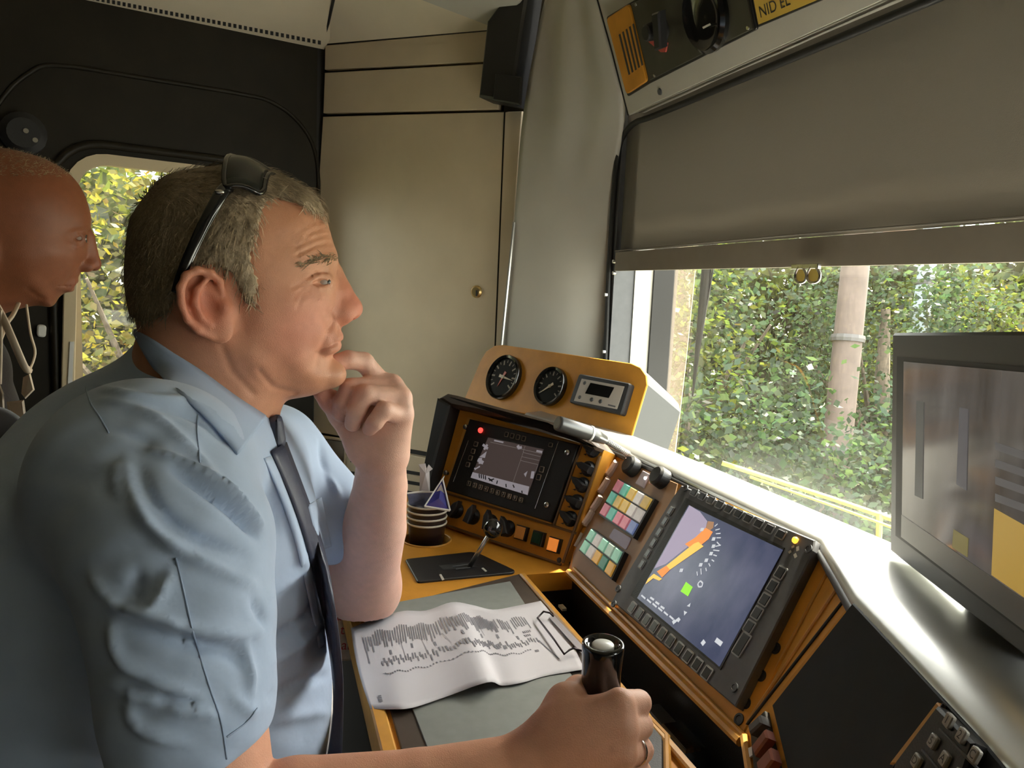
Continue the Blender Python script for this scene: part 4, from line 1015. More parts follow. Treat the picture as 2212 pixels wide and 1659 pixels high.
ibar((625, 610), (685, 660), .005); ibar((680, 610), (640, 670), .005)
g.add([ii(672, 690, .0109), ii(650, 770, .0109), ii(580, 760, .0109)], [[0, 1, 2]])
ibar((565, 790), (630, 830), .007); ibar((600, 770), (590, 840), .007); ibar((530, 905), (590, 870), .003); ibar((525, 890), (540, 910), .003)
g.add([ii(1115, 960, .0109), ii(1160, 925, .0109), ii(1135, 1000, .0109)], [[0, 1, 2]])
ibar((1225, 930), (1210, 1015), .007); ibar((1040, 620), (1060, 660), .006); ibar((1055, 655), (1090, 640), .005)
ibar((760, 560), (870, 585), .003); ibar((1265, 685), (1335, 700), .004)
g.build('screen_symbols', E_W, scr)['kind'] = 'stuff'
g = Geo()
for a, b in (((690, 1010), (740, 1050)), ((700, 1040), (760, 1020)), ((580, 960), (585, 1010)), ((605, 965), (610, 1015)), ((630, 970), (635, 1020)), ((655, 980), (658, 1030)), ((985, 1090), (1000, 1125)), ((800, 1040), (790, 1080)), ((1090, 1160), (1095, 1190)), ((900, 1080), (905, 1120))): ibar(a, b, .0025, .0112)
g.build('screen_band_symbols', mat('scr_dark', (.02, .02, .02), .5), scr)['kind'] = 'stuff'
M_K2 = mat('key_rim_tan', (.26, .20, .14), .45)
def ikey(x, y, w_=.0085, h_=.0095, ch=None):
    c_ = ii(x, y, .010); ko = softkey(c_, IN.ex, IN.ey, w_, h_, su, IN.n, M_K2, M_KTOP, .002)
    if ch: text('digit', ch, c_+IN.n*.0023, IN.ex, IN.ey, .009, M_PRINT, ko)
for x, y in ((910, 490), (978, 507), (1047, 523), (1116, 540)): ikey(x, y)
for x, y in ((545, 605), (512, 690), (480, 770), (448, 850)): ikey(x, y, .0095, .0095)
for x, y in ((1330, 907), (1293, 1000)): ikey(x, y, .0095, .011)
ikey(1437, 615, .0085, .0075)
for i in range(10): ikey(462+i*(1080-462)/9, 1075+i*(1272-1075)/9, .0088, .0095, '1234567890'[i])
Geo().sphere(ii(598, 440, .011), .0055, 12).build('red_led', mat('red_led', (.8, .03, .03), .3, emit=(1, .04, .03), estr=.9), su, smooth=True)
for a, b in (((1528, 575), (1248, 1375)), ((452, 560), (272, 1055))):
    Geo().tube([ii(*a, .0105), ii(*b, .0105)], .0007, 6).build('trim_line', M_STEEL, su)
for x, y in ((1650, 712), (1405, 1335), (198, 952), (432, 405)):
    Geo().lathe(ii(x, y, .010), IN.n, [(.0055, 0), (.005, .006), (.003, .007)], 14).build('fixing_screw', M_STEEL, su, auto=30)
def rotknob(c_, ang, par, r_=.0135, pl=IN, hh=.02):
    a = pl.ex*math.cos(ang)+pl.ey*math.sin(ang); b = np.cross(pl.n, a)
    gg = Geo(); gg.lathe(c_, pl.n, [(r_*1.05, 0), (r_*1.05, .003), (r_*.9, .006), (r_*.8, .010)], 20)
    q = np.array([c_+a*x+b*y for x, y in ((r_*1.5, 0), (r_*.7, r_*.45), (-r_*.95, r_*.5), (-r_*.95, -r_*.5), (r_*.7, -r_*.45))])
    gg.prism(q, pl.n, .006, hh, .002); return gg.build('rotary_knob', M_BLK, par, auto=35)
for i, (u, v) in enumerate(((1282, 972), (1272, 1013), (1259, 1048), (1247, 1085), (1233, 1121))):
    rotknob(IN.px(u, v), math.radians(150+15*(i % 2)), ic)
    Geo().prism(IN.poly([(u-22, v+9), (u-15, v+8), (u-16, v+12)]), IN.n, 0, .0006).build('knob_mark', M_PRINTD, ic)
for i, (u, v) in enumerate(((988, 1103), (1023, 1116), (1061, 1129), (1098, 1142))): rotknob(IN.px(u, v), math.radians(60+20*i), ic, .015)
for nm, (u, v), c_, e_ in (('amber_button', (1130, 1152), (.22, .08, .015), .30), ('green_button', (1166, 1164), (.012, .04, .02), 0), ('amber_button', (1201, 1178), (.50, .15, .025), .8)):
    p = IN.px(u, v); q = np.array([p+IN.ex*x+IN.ey*y for x, y in ((-.012, .013), (.012, .013), (.012, -.013), (-.012, -.013))])
    bo = Geo().prism(q, IN.n, 0, .010, .001).build('button_housing', M_BLK, ic)
    Geo().prism(inset(q if np.cross(q[1]-q[0], q[2]-q[1])@IN.n > 0 else q[::-1], IN.n, .002), IN.n, .010, .014, .002).build('push_button', mat(nm+str(e_), c_, .25, coat=.4, emit=c_, estr=e_*.42), bo)
for u, v in ((1208, 1210),): Geo().lathe(IN.px(u, v), IN.n, [(.005, 0), (.004, .002)], 12).build('screw', M_DGR, ic)
# raised frame lines around the panel sections
for path in ([(1216, 1216), (1296, 985)], [(1196, 1136), (1256, 960)], [(960, 1064), (1194, 1136), (1244, 1152)], [(952, 1130), (1212, 1220)]):
    Geo().tube(IN.poly(path, .0015), .0028, 6).build('panel_bead', mat('bead_brown', (.16, .085, .03), .45), ic)

# ================================================================== gauge console
GA = Plane((.705, 1.374, .95), (.402, -.916, 0), V(.313, .137, .94))
gc = thing('gauge_console', GA.px(1365, 946)*V(1, 1, 0)+V(0, 0, .90), 'ochre instrument hood with two round pressure gauges by the windscreen', 'gauge panel')
gpoly = [(1004, 866), (1040, 780), (1052, 760), (1070, 748), (1088, 746), (1230, 766), (1366, 786), (1386, 795), (1398, 812), (1400, 832), (1366, 946)]
front = GA.poly(gpoly); back = []
for p in front:
    q = p+V(.916, .402, 0)*.115; q[2] = .90+(p[2]-.95)*.86+(.05 if p[2] < .99 else 0)*0; back.append(q)
back = np.array(back); back[:, 2] = np.maximum(back[:, 2], .86)
k = len(front)
vv = np.vstack([front, back]); ff = [[k+i for i in range(k)]]
for i in range(k): j = (i+1) % k; ff.append([i, k+i, k+j, j])
fixn(mk('hood_body', vv, ff, mat('hood_grey', (.028, .030, .032), .5), gc))
Geo().prism(front, GA.n, -.002, .004, .0015).build('face_plate', M_OCH, gc)
for u, v in ((1379, 930), (1434, 972)):
    Geo().lathe(GA.px(u, v, -.03), (0.2, -.98, 0), [(.004, 0), (.0035, .008)], 10).build('hood_screw', M_STEEL, gc)
def gauge(u, v, r_, n0, needles):
    c_ = GA.px(u, v, .004); go = Geo().lathe(c_, GA.n, [(r_, 0), (r_, .010), (r_*.96, .013), (r_*.86, .011), (r_*.84, .006)], 40).build('gauge_bezel', M_BLKG, gc, auto=40)
    dl = Geo().lathe(c_, GA.n, [(r_*.85, .004), (r_*.85, .0062), (0, .0063)], 32).build('dial', mat('dial_black', (.010, .009, .007), .7, spec=.15), go)
    gg = Geo()
    for i in range(n0):
        a = math.radians(215-250*i/(n0-1)); d_ = GA.ex*math.cos(a)+GA.ey*math.sin(a); t_ = np.cross(GA.n, d_)
        r0 = r_*(.55 if i % 2 == 0 else .64); w_ = r_*.018*(2 if i % 2 == 0 else 1)
        A, B = c_+d_*r0+GA.n*.0068, c_+d_*r_*.76+GA.n*.0068; gg.add([A-t_*w_, B-t_*w_, B+t_*w_, A+t_*w_], [[0, 1, 2, 3]])
    gg.build('dial_marks', mat('dial_print', (.28, .25, .19), .7), dl)['kind'] = 'stuff'
    for ang, ln, m_ in needles:
        a = math.radians(ang); d_ = GA.ex*math.cos(a)+GA.ey*math.sin(a); t_ = np.cross(GA.n, d_)
        q = np.array([c_-d_*r_*.25+t_*r_*.07, c_+d_*r_*ln, c_-d_*r_*.25-t_*r_*.07])
        Geo().prism(q, GA.n, .0072, .0082).build('needle', m_, go)
    Geo().lathe(c_, GA.n, [(r_*.09, .007), (r_*.08, .0095)], 14).build('needle_hub', mat('hub_tan', (.36, .28, .16), .4), go)
M_NDL = mat('needle_tan', (.55, .46, .30), .5)
gauge(1091, 816, .056, 15, [(-8, .7, M_NDL), (-110, .5, mat('needle_red', (.5, .09, .04), .5))])
gauge(1192, 836, .046, 13, [(218, .72, M_NDL)])
tu = Geo().prism(roundpoly(GA.poly([(1253, 808), (1364, 829), (1344, 897), (1231, 870)], .016), .006)-GA.n*.016, GA.n, .004, .020, .002).build('controller_unit', M_BLK, gc)
tf = Geo().prism(GA.poly([(1257, 818), (1349, 835), (1333, 884), (1240, 866)], .020), GA.n, 0, .0006).build('controller_face', mat('controller_grey', (.42, .38, .34), .4), tu)
Geo().prism(GA.poly([(1276, 827), (1327, 837), (1315, 860), (1264, 850)], .0207), GA.n, 0, .0006).build('controller_screen', M_BLKG, tf)
for u, v in ((1278, 863), (1297, 867)): Geo().lathe(GA.px(u, v, .0207), GA.n, [(.0048, 0), (.004, .0015)], 12).build('controller_button', M_BLK, tf)
for u, v in ((1252, 858), (1263, 827)): Geo().lathe(GA.px(u, v, .0207), GA.n, [(.0042, 0), (.003, .001)], 12).build('controller_button', M_DGR, tf)
Geo().prism(GA.poly([(1314, 873), (1330, 877), (1329, 880), (1313, 876)], .0207), GA.n, 0, .0003).build('controller_mark', M_DGR, tf)

# ---- gooseneck microphone
mi_ = thing('gooseneck_microphone', D(1359, 981, 1.36), 'black gooseneck microphone with white band over the console', 'microphone')
m0, m1, m2, m3 = D(1204, 914, 1.27), D(1280, 938, 1.30), D(1322, 958, 1.33), D(1362, 984, 1.365)
Geo().tube([m0, m0+(m1-m0)*.06, m0+(m1-m0)*.5, m1, m1+(m2-m1)*.6], [.0120, .0128, .0132, .0125, .008], 18).build('barrel', mat('mic_grey', (.09, .09, .088), .3, metal=.5), mi_, smooth=True)
Geo().tube([m0-(m1-m0)*.015, m0+(m1-m0)*.0], [.0095, .0118], 18).build('end_cap', mat('mic_cap', (.16, .15, .12), .5), mi_)
Geo().lathe(m0+(m1-m0)*.93, nrm(m1-m0), [(.0132, -.002), (.0138, 0), (.0132, .002)], 18).build('white_band', M_WHITE, mi_)
g = Geo()
for i in range(18):
    p = m1+(m2-m1)*.6; q = p+(m3-p)*(i/17); g.lathe(q, nrm(m3-p), [(.0045, -.0012), (.0058, 0), (.0045, .0012)], 10)
g.build('gooseneck', mat('neck_pale', (.45, .45, .43), .35, metal=.6), mi_, smooth=True)

# ================================================================== desk monitor
MN = Plane(D(1922, 1192, .85), (-.424, -.904, .052), V(.054, .174, .983))
mo = thing('desk_monitor', D(1922, 1192, .85), 'large black framed monitor standing on the right dash', 'monitor')
def mn(s, t, h=0.0): return MN.o+MN.ex*s+MN.ey*t+MN.n*h
def mst(u, v): q = MN.px(u, v)-MN.o; return q@MN.ex, q@MN.ey
if MN.ex@RT < 0 and False: pass
tl = mst(1927, 719); W_ = .43; H_ = tl[1]
rect_ = lambda s0, s1, t0, t1, h=0.0: np.array([mn(s0, t1, h), mn(s1, t1, h), mn(s1, t0, h), mn(s0, t0, h)])
Geo().prism(MN.poly([(1927, 719), (2330, 715), (2330, 1512), (1922, 1192)]), MN.n, -.03, 0, .003).build('housing', mat('monitor_frame', (.035, .035, .034), .4), mo)
r0, r1 = mst(1939, 770), mst(1936, 1157)
Geo().prism(MN.poly([(1939, 770), (2310, 800), (2310, 1440), (1936, 1157)]), MN.n, -.001, .0008).build('recess', M_RUB, mo)
s0_, s1_ = mst(1955, 781), mst(1951, 1116)
gb = Geo().prism(MN.poly([(1951, 1112), (2300, 1352), (2300, 1425), (1950, 1160)]), MN.n, .0008, .0018).build('lower_bezel', mat('monitor_grey', (.20, .20, .20), .4), mo)
def mon_mat():
    m = bpy.data.materials.new('monitor_screen'); m.use_nodes = True; nt = m.node_tree; b = nt.nodes['Principled BSDF']
    b.inputs['Base Color'].default_value = (.05, .045, .04, 1); b.inputs['Roughness'].default_value = .12
    tc = nt.nodes.new('ShaderNodeTexCoord'); mp = nt.nodes.new('ShaderNodeMapping'); nz = nt.nodes.new('ShaderNodeTexNoise')
    mp.inputs['Scale'].default_value = (16, 16, 3.5); nz.inputs['Scale'].default_value = 2.0; nz.inputs['Detail'].default_value = 4
    nt.links.new(tc.outputs['Object'], mp.inputs[0]); nt.links.new(mp.outputs[0], nz.inputs['Vector'])
    cr = nt.nodes.new('ShaderNodeValToRGB'); cr.color_ramp.elements[0].position = .35; cr.color_ramp.elements[0].color = (.05, .045, .038, 1)
    cr.color_ramp.elements[1].position = .7; cr.color_ramp.elements[1].color = (.11, .10, .09, 1)
    nt.links.new(nz.outputs['Fac'], cr.inputs[0]); nt.links.new(cr.outputs[0], b.inputs['Emission Color']); b.inputs['Emission Strength'].default_value = .3  # noise bands paint the blurred cab reflection into the emission
    return m
sm = Geo().prism(MN.poly([(1955, 781), (2300, 812), (2300, 1352), (1951, 1112)]), MN.n, .0008, .0014).build('screen', mon_mat(), mo)
def mgr(pts_, m_, h): return Geo().prism(np.array([MN.px(u, v, h) for u, v in pts_]), MN.n, 0, .0002).build('painted_reflection', m_, sm)  # flat glowing pieces paint cab reflections on the monitor glass
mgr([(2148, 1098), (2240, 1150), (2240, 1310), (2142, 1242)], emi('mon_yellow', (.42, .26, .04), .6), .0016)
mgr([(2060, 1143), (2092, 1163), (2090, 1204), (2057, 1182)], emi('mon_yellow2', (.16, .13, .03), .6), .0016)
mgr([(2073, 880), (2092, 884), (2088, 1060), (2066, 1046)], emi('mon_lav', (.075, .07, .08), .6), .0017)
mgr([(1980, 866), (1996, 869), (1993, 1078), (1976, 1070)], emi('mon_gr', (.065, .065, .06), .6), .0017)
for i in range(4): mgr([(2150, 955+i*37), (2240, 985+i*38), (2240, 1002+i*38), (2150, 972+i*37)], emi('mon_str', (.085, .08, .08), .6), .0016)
Geo().prism(np.array([mn(.12, -.03, -.03), mn(.25, -.03, -.03), mn(.25, .06, -.03), mn(.12, .06, -.03)]), -MN.n, .0, .03).build('stand', M_BLK, mo)
# ================================================================== people: implicit surfaces -> mesh
# local frame: a = right, b = up, c = depth, measured from the lens (rigid, metric)
BAS = np.array([RT, UP, FW])
def toW(p): return CP+np.asarray(p)@BAS
def toL(p): return (np.asarray(p)-CP)@BAS.T
def LP(u, v, d): return np.array([(u-CU)*d/FPX, -(v-CV)*d/FPX, d])
def smin(a, b, k):
    if k <= 0: return np.minimum(a, b)
    h = np.maximum(k-np.abs(a-b), 0)/k
    return np.minimum(a, b)-h*h*k*.25
def smax(a, b, k): return -smin(-a, -b, k)
class Field:
    def __init__(s, lo, hi, h):
        s.lo = np.asarray(lo, float); s.h = h
        s.n = np.ceil((np.asarray(hi)-s.lo)/h).astype(int)+1
        s.ax = [s.lo[i]+h*np.arange(s.n[i]) for i in range(3)]
        s.F = np.full(s.n, .06, np.float32)
    def box(s, lo, hi):
        i0 = np.clip(np.floor((np.asarray(lo)-s.lo)/s.h).astype(int), 0, s.n-1); i1 = np.clip(np.ceil((np.asarray(hi)-s.lo)/s.h).astype(int)+1, 1, s.n)
        return tuple(slice(i0[k], i1[k]) for k in range(3))
    def grid(s, sl): return (s.ax[0][sl[0]][:, None, None].astype(np.float32), s.ax[1][sl[1]][None, :, None].astype(np.float32), s.ax[2][sl[2]][None, None, :].astype(np.float32))
    def put(s, sl, f, k, sub):
        if sub: s.F[sl] = smax(s.F[sl], -f, k)
        else: s.F[sl] = smin(s.F[sl], f, k)
    def cap(s, p, q, r0, r1=None, k=.01, sub=False):
        p = np.asarray(p, np.float32); q = np.asarray(q, np.float32); r1 = r0 if r1 is None else r1
        m = max(r0, r1)+k+.012
        sl = s.box(np.minimum(p, q)-m, np.maximum(p, q)+m)
        if min(x.stop-x.start for x in sl) <= 0: return s
        X, Y, Zz = s.grid(sl); d = q-p; dd = float(d@d)+1e-12
        t = np.clip(((X-p[0])*d[0]+(Y-p[1])*d[1]+(Zz-p[2])*d[2])/dd, 0, 1)
        f = np.sqrt((X-p[0]-t*d[0])**2+(Y-p[1]-t*d[1])**2+(Zz-p[2]-t*d[2])**2)-(r0+(r1-r0)*t)
        s.put(sl, f, k, sub); return s
    def chain(s, pts, rs, k=.01, sub=False):
        for i in range(len(pts)-1): s.cap(pts[i], pts[i+1], rs[i], rs[i+1], k, sub)
        return s
    def ell(s, c, r, axes=None, k=.01, sub=False):
        c = np.asarray(c, np.float32); r = np.asarray(r, np.float32); m = r.max()+k+.012
        sl = s.box(c-m, c+m)
        if min(x.stop-x.start for x in sl) <= 0: return s
        X, Y, Zz = s.grid(sl); A = np.eye(3) if axes is None else np.array([nrm(x) for x in axes])
        q = [(X-c[0])*A[i][0]+(Y-c[1])*A[i][1]+(Zz-c[2])*A[i][2] for i in range(3)]
        k0 = np.sqrt(sum((q[i]/r[i])**2 for i in range(3))); k1 = np.sqrt(sum((q[i]/r[i]**2)**2 for i in range(3)))+1e-9
        s.put(sl, (k0*(k0-1)/k1).astype(np.float32), k, sub); return s
    def plane_cut(s, p, n, k=.004):
        """keep the side opposite to n"""
        sl = tuple(slice(0, x) for x in s.n); X, Y, Zz = s.grid(sl); p = np.asarray(p); n = nrm(n)
        s.F = smax(s.F, ((X-p[0])*n[0]+(Y-p[1])*n[1]+(Zz-p[2])*n[2]).astype(np.float32), k); return s
    def mesh(s):
        F = s.F; n = s.n; ins = F < 0
        cn = np.zeros(n-1, np.int8)
        for dx in (0, 1):
            for dy in (0, 1):
                for dz in (0, 1): cn += ins[dx:n[0]-1+dx, dy:n[1]-1+dy, dz:n[2]-1+dz]
        act = (cn > 0) & (cn < 8); idx = np.full(n-1, -1, np.int64); I = np.argwhere(act); idx[act] = np.arange(len(I))
        acc = np.zeros((len(I), 3)); cnt = np.zeros(len(I))
        cor = [np.array((x, y, z)) for x in (0, 1) for y in (0, 1) for z in (0, 1)]
        fv = {tuple(c): F[I[:, 0]+c[0], I[:, 1]+c[1], I[:, 2]+c[2]] for c in cor}
        for c in cor:
            for ax in range(3):
                if c[ax] == 0:
                    d = c.copy(); d[ax] = 1; a = fv[tuple(c)]; b = fv[tuple(d)]; m = (a < 0) != (b < 0)
                    t = a[m]/(a[m]-b[m]); p = np.tile(c.astype(float), (m.sum(), 1)); p[:, ax] = t; acc[m] += p; cnt[m] += 1
        vv = s.lo+s.h*(I+acc/cnt[:, None]); quads = []
        for ax in range(3):
            o1, o2 = [(1, 2), (2, 0), (0, 1)][ax]
            sl0 = [slice(None)]*3; sl1 = [slice(None)]*3; sl0[ax] = slice(0, n[ax]-1); sl1[ax] = slice(1, n[ax])
            A, B = ins[tuple(sl0)], ins[tuple(sl1)]; m = A != B
            E = np.argwhere(m); ok = (E[:, o1] > 0) & (E[:, o2] > 0) & (E[:, o1] < n[o1]-1) & (E[:, o2] < n[o2]-1); E = E[ok]
            fl = A[tuple(E.T)]
            def cell(d1, d2):
                q = E.copy(); q[:, o1] -= d1; q[:, o2] -= d2; return idx[tuple(q.T)]
            q = np.stack([cell(1, 1), cell(0, 1), cell(0, 0), cell(1, 0)], 1)
            q[~fl] = q[~fl][:, ::-1]; quads.append(q)
        return vv, np.vstack(quads)
def relax(vv, ff, it=2, lam=.5):
    n = len(vv)
    e = np.vstack([ff[:, [0, 1]], ff[:, [1, 2]], ff[:, [2, 3]], ff[:, [3, 0]]])
    deg = np.bincount(e[:, 0], minlength=n)+np.bincount(e[:, 1], minlength=n)
    for _ in range(it):
        acc = np.zeros_like(vv)
        for k in range(3):
            acc[:, k] = np.bincount(e[:, 0], vv[e[:, 1], k], n)+np.bincount(e[:, 1], vv[e[:, 0], k], n)
        vv = vv+lam*(acc/np.maximum(deg, 1)[:, None]-vv)
    return vv
def vnormals(vv, ff):
    fn = np.cross(vv[ff[:, 2]]-vv[ff[:, 0]], vv[ff[:, 3]]-vv[ff[:, 1]]); n = np.zeros_like(vv)
    for k in range(4):
        for j in range(3): n[:, j] += np.bincount(ff[:, k], fn[:, j], len(vv))
    return n/(np.linalg.norm(n, axis=1)[:, None]+1e-12)
def poly_sd(P, X, Y):
    """signed distance (inside positive) of grid points to polygon P [(x,y)]"""
    d = np.full(np.broadcast(X, Y).shape, 1e9); ins = np.zeros(d.shape, bool); k = len(P)
    for i in range(k):
        a, b = P[i], P[(i+1) % k]; e = b-a; wx_, wy_ = X-a[0], Y-a[1]
        t = np.clip((wx_*e[0]+wy_*e[1])/(e@e+1e-15), 0, 1)
        d = np.minimum(d, (wx_-t*e[0])**2+(wy_-t*e[1])**2)
        c = ((a[1] <= Y) & (b[1] > Y)) | ((b[1] <= Y) & (a[1] > Y))
        xi = a[0]+(Y-a[1])/(b[1]-a[1]+1e-15)*e[0]; ins ^= c & (X < xi)
    d = np.sqrt(d); return np.where(ins, d, -d)
def blur2(A, sg):
    r = int(3*sg)+1; w_ = np.exp(-.5*(np.arange(-r, r+1)/sg)**2); w_ /= w_.sum()
    A = np.pad(A, r, mode='edge')
    A = sum(w_[i]*A[i:A.shape[0]-2*r+i, :] for i in range(2*r+1)); A = sum(w_[i]*A[:, i:A.shape[1]-2*r+i] for i in range(2*r+1)); return A
def seg_d(P, X, Y):
    d = np.full(np.broadcast(X, Y).shape, 1e9)
    for a, b in zip(P[:-1], P[1:]):
        e = b-a; t = np.clip(((X-a[0])*e[0]+(Y-a[1])*e[1])/(e@e+1e-15), 0, 1); d = np.minimum(d, (X-a[0]-t*e[0])**2+(Y-a[1]-t*e[1])**2)
    return np.sqrt(d)
def sstep(x, a, b): t = np.clip((x-a)/(b-a), 0, 1); return t*t*(3-2*t)

class Frame:
    """upright frame whose depth axis runs from the lens through a given photo pixel"""
    def __init__(s, u, v):
        f_ = nrm(ray(u, v)); r_ = nrm(np.cross(f_, UP)); s.B = np.array([r_, np.cross(r_, f_), f_])
    def pt(s, u, v, d): q = ray(u, v); q = q*(d/(q@s.B[2])); return s.B@q
    def toW(s, p): return CP+np.asarray(p)@s.B
    def toL(s, p): return (np.asarray(p)@s.B)@BAS.T
    def px(s, a, b, c):
        q = a[..., None]*s.B[0]+b[..., None]*s.B[1]+c*s.B[2]; z_ = q@FW; return CU+FPX*(q@RT)/z_, CV-FPX*(q@UP)/z_
class Head:
    """side-view outline inflated to a full head, mirrored about its own midplane (depth dH)"""
    def __init__(s, outline, frm, dH, h, ymax, Wf, R):
        s.fr = frm
        s.dH = dH; P = np.array([frm.pt(u, v, dH)[:2] for u, v in outline]); P = smoothclosed(P)
        lo = P.min(0)-.03; hi = P.max(0)+.03
        s.f = Field((lo[0], lo[1], 0), (hi[0], hi[1], ymax), h); s.h = h
        X, Y = s.f.ax[0][:, None], s.f.ax[1][None, :]; s.X, s.Y = X, Y
        d = poly_sd(P, X, Y); s.sd = d; s.W = Wf(*frm.px(X+0*Y, Y+0*X, dH)); s.R = R
        s.delta = np.zeros(d.shape)
    def hl(s, u, v, y):
        p = s.fr.pt(u, v, s.dH-y); return np.array([p[0], p[1], y])
    def g(s, u, v, y, su, sv, amp, rot=0):
        c = s.hl(u, v, y); px = (s.dH-y)/FPX; dx, dy = s.X-c[0], s.Y-c[1]; r = math.radians(rot)
        x2 = dx*math.cos(r)+dy*math.sin(r); y2 = -dx*math.sin(r)+dy*math.cos(r)
        s.delta = s.delta+amp*np.exp(-(x2/(su*px))**2-(y2/(sv*px))**2)
    def groove(s, pts, sig, amp):
        P = [s.hl(u, v, y)[:2] for u, v, y in pts]
        s.delta = s.delta+amp*np.exp(-(seg_d(P, s.X, s.Y)/sig)**2)
    def inflate(s, bl=.004):
        d = blur2(s.sd, bl/s.h); W, R = s.W, s.R
        e = np.maximum(0, 1-np.minimum(d, R)/R)
        y = s.f.ax[2][None, None, :]
        yy = np.maximum(y-s.delta[:, :, None], 0)
        s.f.F = (W[:, :, None]*.5*((yy/W[:, :, None])**2+(e**2)[:, :, None]-1)).astype(np.float32)
    def ys(s, u, v):
        y = .04
        for _ in range(5):
            c = s.hl(u, v, y); i = int(np.clip(round((c[0]-s.f.lo[0])/s.h), 0, s.f.n[0]-1)); j = int(np.clip(round((c[1]-s.f.lo[1])/s.h), 0, s.f.n[1]-1))
            col_ = s.f.F[i, j]; neg = np.nonzero(col_ < 0)[0]; y = (s.f.ax[2][neg[-1]] if len(neg) else .0)
        return float(y)
    def on(s, u, v, off=0.0): return s.hl(u, v, max(s.ys(u, v)+off, 0))
    def full(s):
        F = np.concatenate([s.f.F[:, :, :0:-1], s.f.F], 2)
        o = Field.__new__(Field); o.h = s.h; o.lo = np.array([s.f.lo[0], s.f.lo[1], s.dH-s.f.ax[2][-1]]); o.n = np.array(F.shape); o.F = F
        o.ax = [o.lo[i]+s.h*np.arange(o.n[i]) for i in range(3)]; return o
def smoothclosed(P, sub=4):
    k = len(P); out = []
    for i in range(k):
        p0, p1, p2, p3 = P[i-1], P[i], P[(i+1) % k], P[(i+2) % k]
        for f in np.linspace(0, 1, sub, endpoint=False):
            out.append(.5*((2*p1)+(-p0+p2)*f+(2*p0-5*p1+4*p2-p3)*f*f+(-p0+3*p1-3*p2+p3)*f**3))
    return np.array(out)
M_SKIN = mat('skin', (.6, .35, .26), .48, attr='tint', var=.05, vscale=90, bump=.25, bscale=900, sss=.12, spec=.4)
def skin_tint(vv, base, spots):
    """spots: (centre local, radius, colour, weight)"""
    c = np.tile(np.array(base, float), (len(vv), 1))
    for p, r, col_, w_ in spots:
        k = w_*np.exp(-((vv-np.asarray(p))**2).sum(1)/r**2)[:, None]; c = c*(1-k)+np.array(col_)*k
    return c

# ------------------------------------------------------------------ the driver
DH = .852
FR = Frame(500, 620)
DRV = thing('person', toW(LP(400, 1640, .84))*V(1, 1, 0)+V(0, 0, .45), 'driver in pale blue shirt and dark tie, chin on hand, gripping the controller', 'person')
face = [(702, 466), (711, 495), (721, 530), (729, 549), (729, 562), (724, 578), (725, 594), (730, 606), (731, 640), (730, 690), (735, 712), (737, 724), (733, 733), (730, 738), (731, 746), (724, 757), (714, 768), (718, 786), (731, 803), (731, 812), (723, 822), (712, 830), (699, 842), (676, 853), (640, 860), (616, 866), (604, 900), (600, 960), (596, 1010),
        (330, 1010), (300, 900), (280, 800), (296, 715), (288, 680), (280, 630), (279, 583), (285, 500), (296, 466), (326, 427), (355, 396), (392, 380), (488, 367), (555, 371), (603, 386), (650, 410), (682, 434)]
def Wd(u, v):
    w_ = .0775-.008*sstep(u, 540, 700)-.010*sstep(v, 650, 800)-.004*sstep(v, 840, 900)
    return w_
hd_ = Head(face, FR, DH, .0016, .108, Wd, .088)
H = hd_
H.g(693, 607, .04, 20, 17, -.0075)                    # eye socket
H.g(640, 660, .06, 38, 26, .0030)                     # cheekbone
H.g(600, 520, .06, 40, 45, -.003)                     # temple
H.g(706, 690, .035, 14, 26, -.005, 10)                # beside the nose
H.g(655, 770, .055, 30, 40, .004)                     # jowl
H.g(560, 790, .062, 50, 26, .004, -35)                # jaw corner
H.g(470, 830, .06, 60, 45, -.006)                     # neck below the jaw
H.g(520, 700, .07, 26, 40, -.003)
H.g(703, 560, .03, 34, 9, .0032, 12)                  # brow ridge
H.groove([(721, 694, .03), (708, 715, .035), (697, 740, .04), (692, 762, .042)], .0035, -.0028)
H.groove([(690, 762, .042), (684, 790, .045)], .003, -.0018)
H.groove([(560, 800, .06), (590, 838, .055), (640, 852, .04)], .003, -.0022)
H.groove([(480, 745, .06), (500, 800, .06), (545, 850, .055)], .0035, -.0018)
for yy_, am in ((480, -.0008), (499, -.0014), (514, -.0012), (532, -.0015)):
    x0_ = 636+(yy_*7) % 31
    H.groove([(x0_, yy_+20, .058), (672, yy_+4, .045), (698, yy_-5, .03), (714, yy_-5, .012)], .0016, am)
    H.groove([(650, yy_+22, .055), (674, yy_+10, .045), (700, yy_+3, .03), (718, yy_+4, .012)], .0020, -am*.7)
for a in ((650, 612, 628, 622), (652, 622, 632, 644), (655, 630, 640, 664)):
    H.groove([(a[0], a[1], .048), (a[2], a[3], .055)], .0015, -.0013)
H.groove([(662, 632, .045), (690, 640, .038), (706, 632, .03)], .0018, -.0013)
H.inflate(.0035)
f = H.f; hl = H.hl
# nose
f.cap(hl(724, 590, 0), hl(752, 652, 0), .0085, .0100, .010)
f.ell(hl(759, 667, 0), (.0125, .0115, .0115), k=.008)
f.ell(hl(737, 678, .012), (.0125, .0100, .0085), k=.006)
f.cap(hl(728, 640, .004), hl(736, 672, .007), .012, .012, .012)
f.ell(hl(752, 689, .0085), (.0058, .0042, .0042), k=.002, sub=True)
on = H.on
f.chain([on(724, 662, .0005), on(717, 676, .0005), on(720, 690, .0005)], [.0008, .0018, .0012], .002, sub=True)
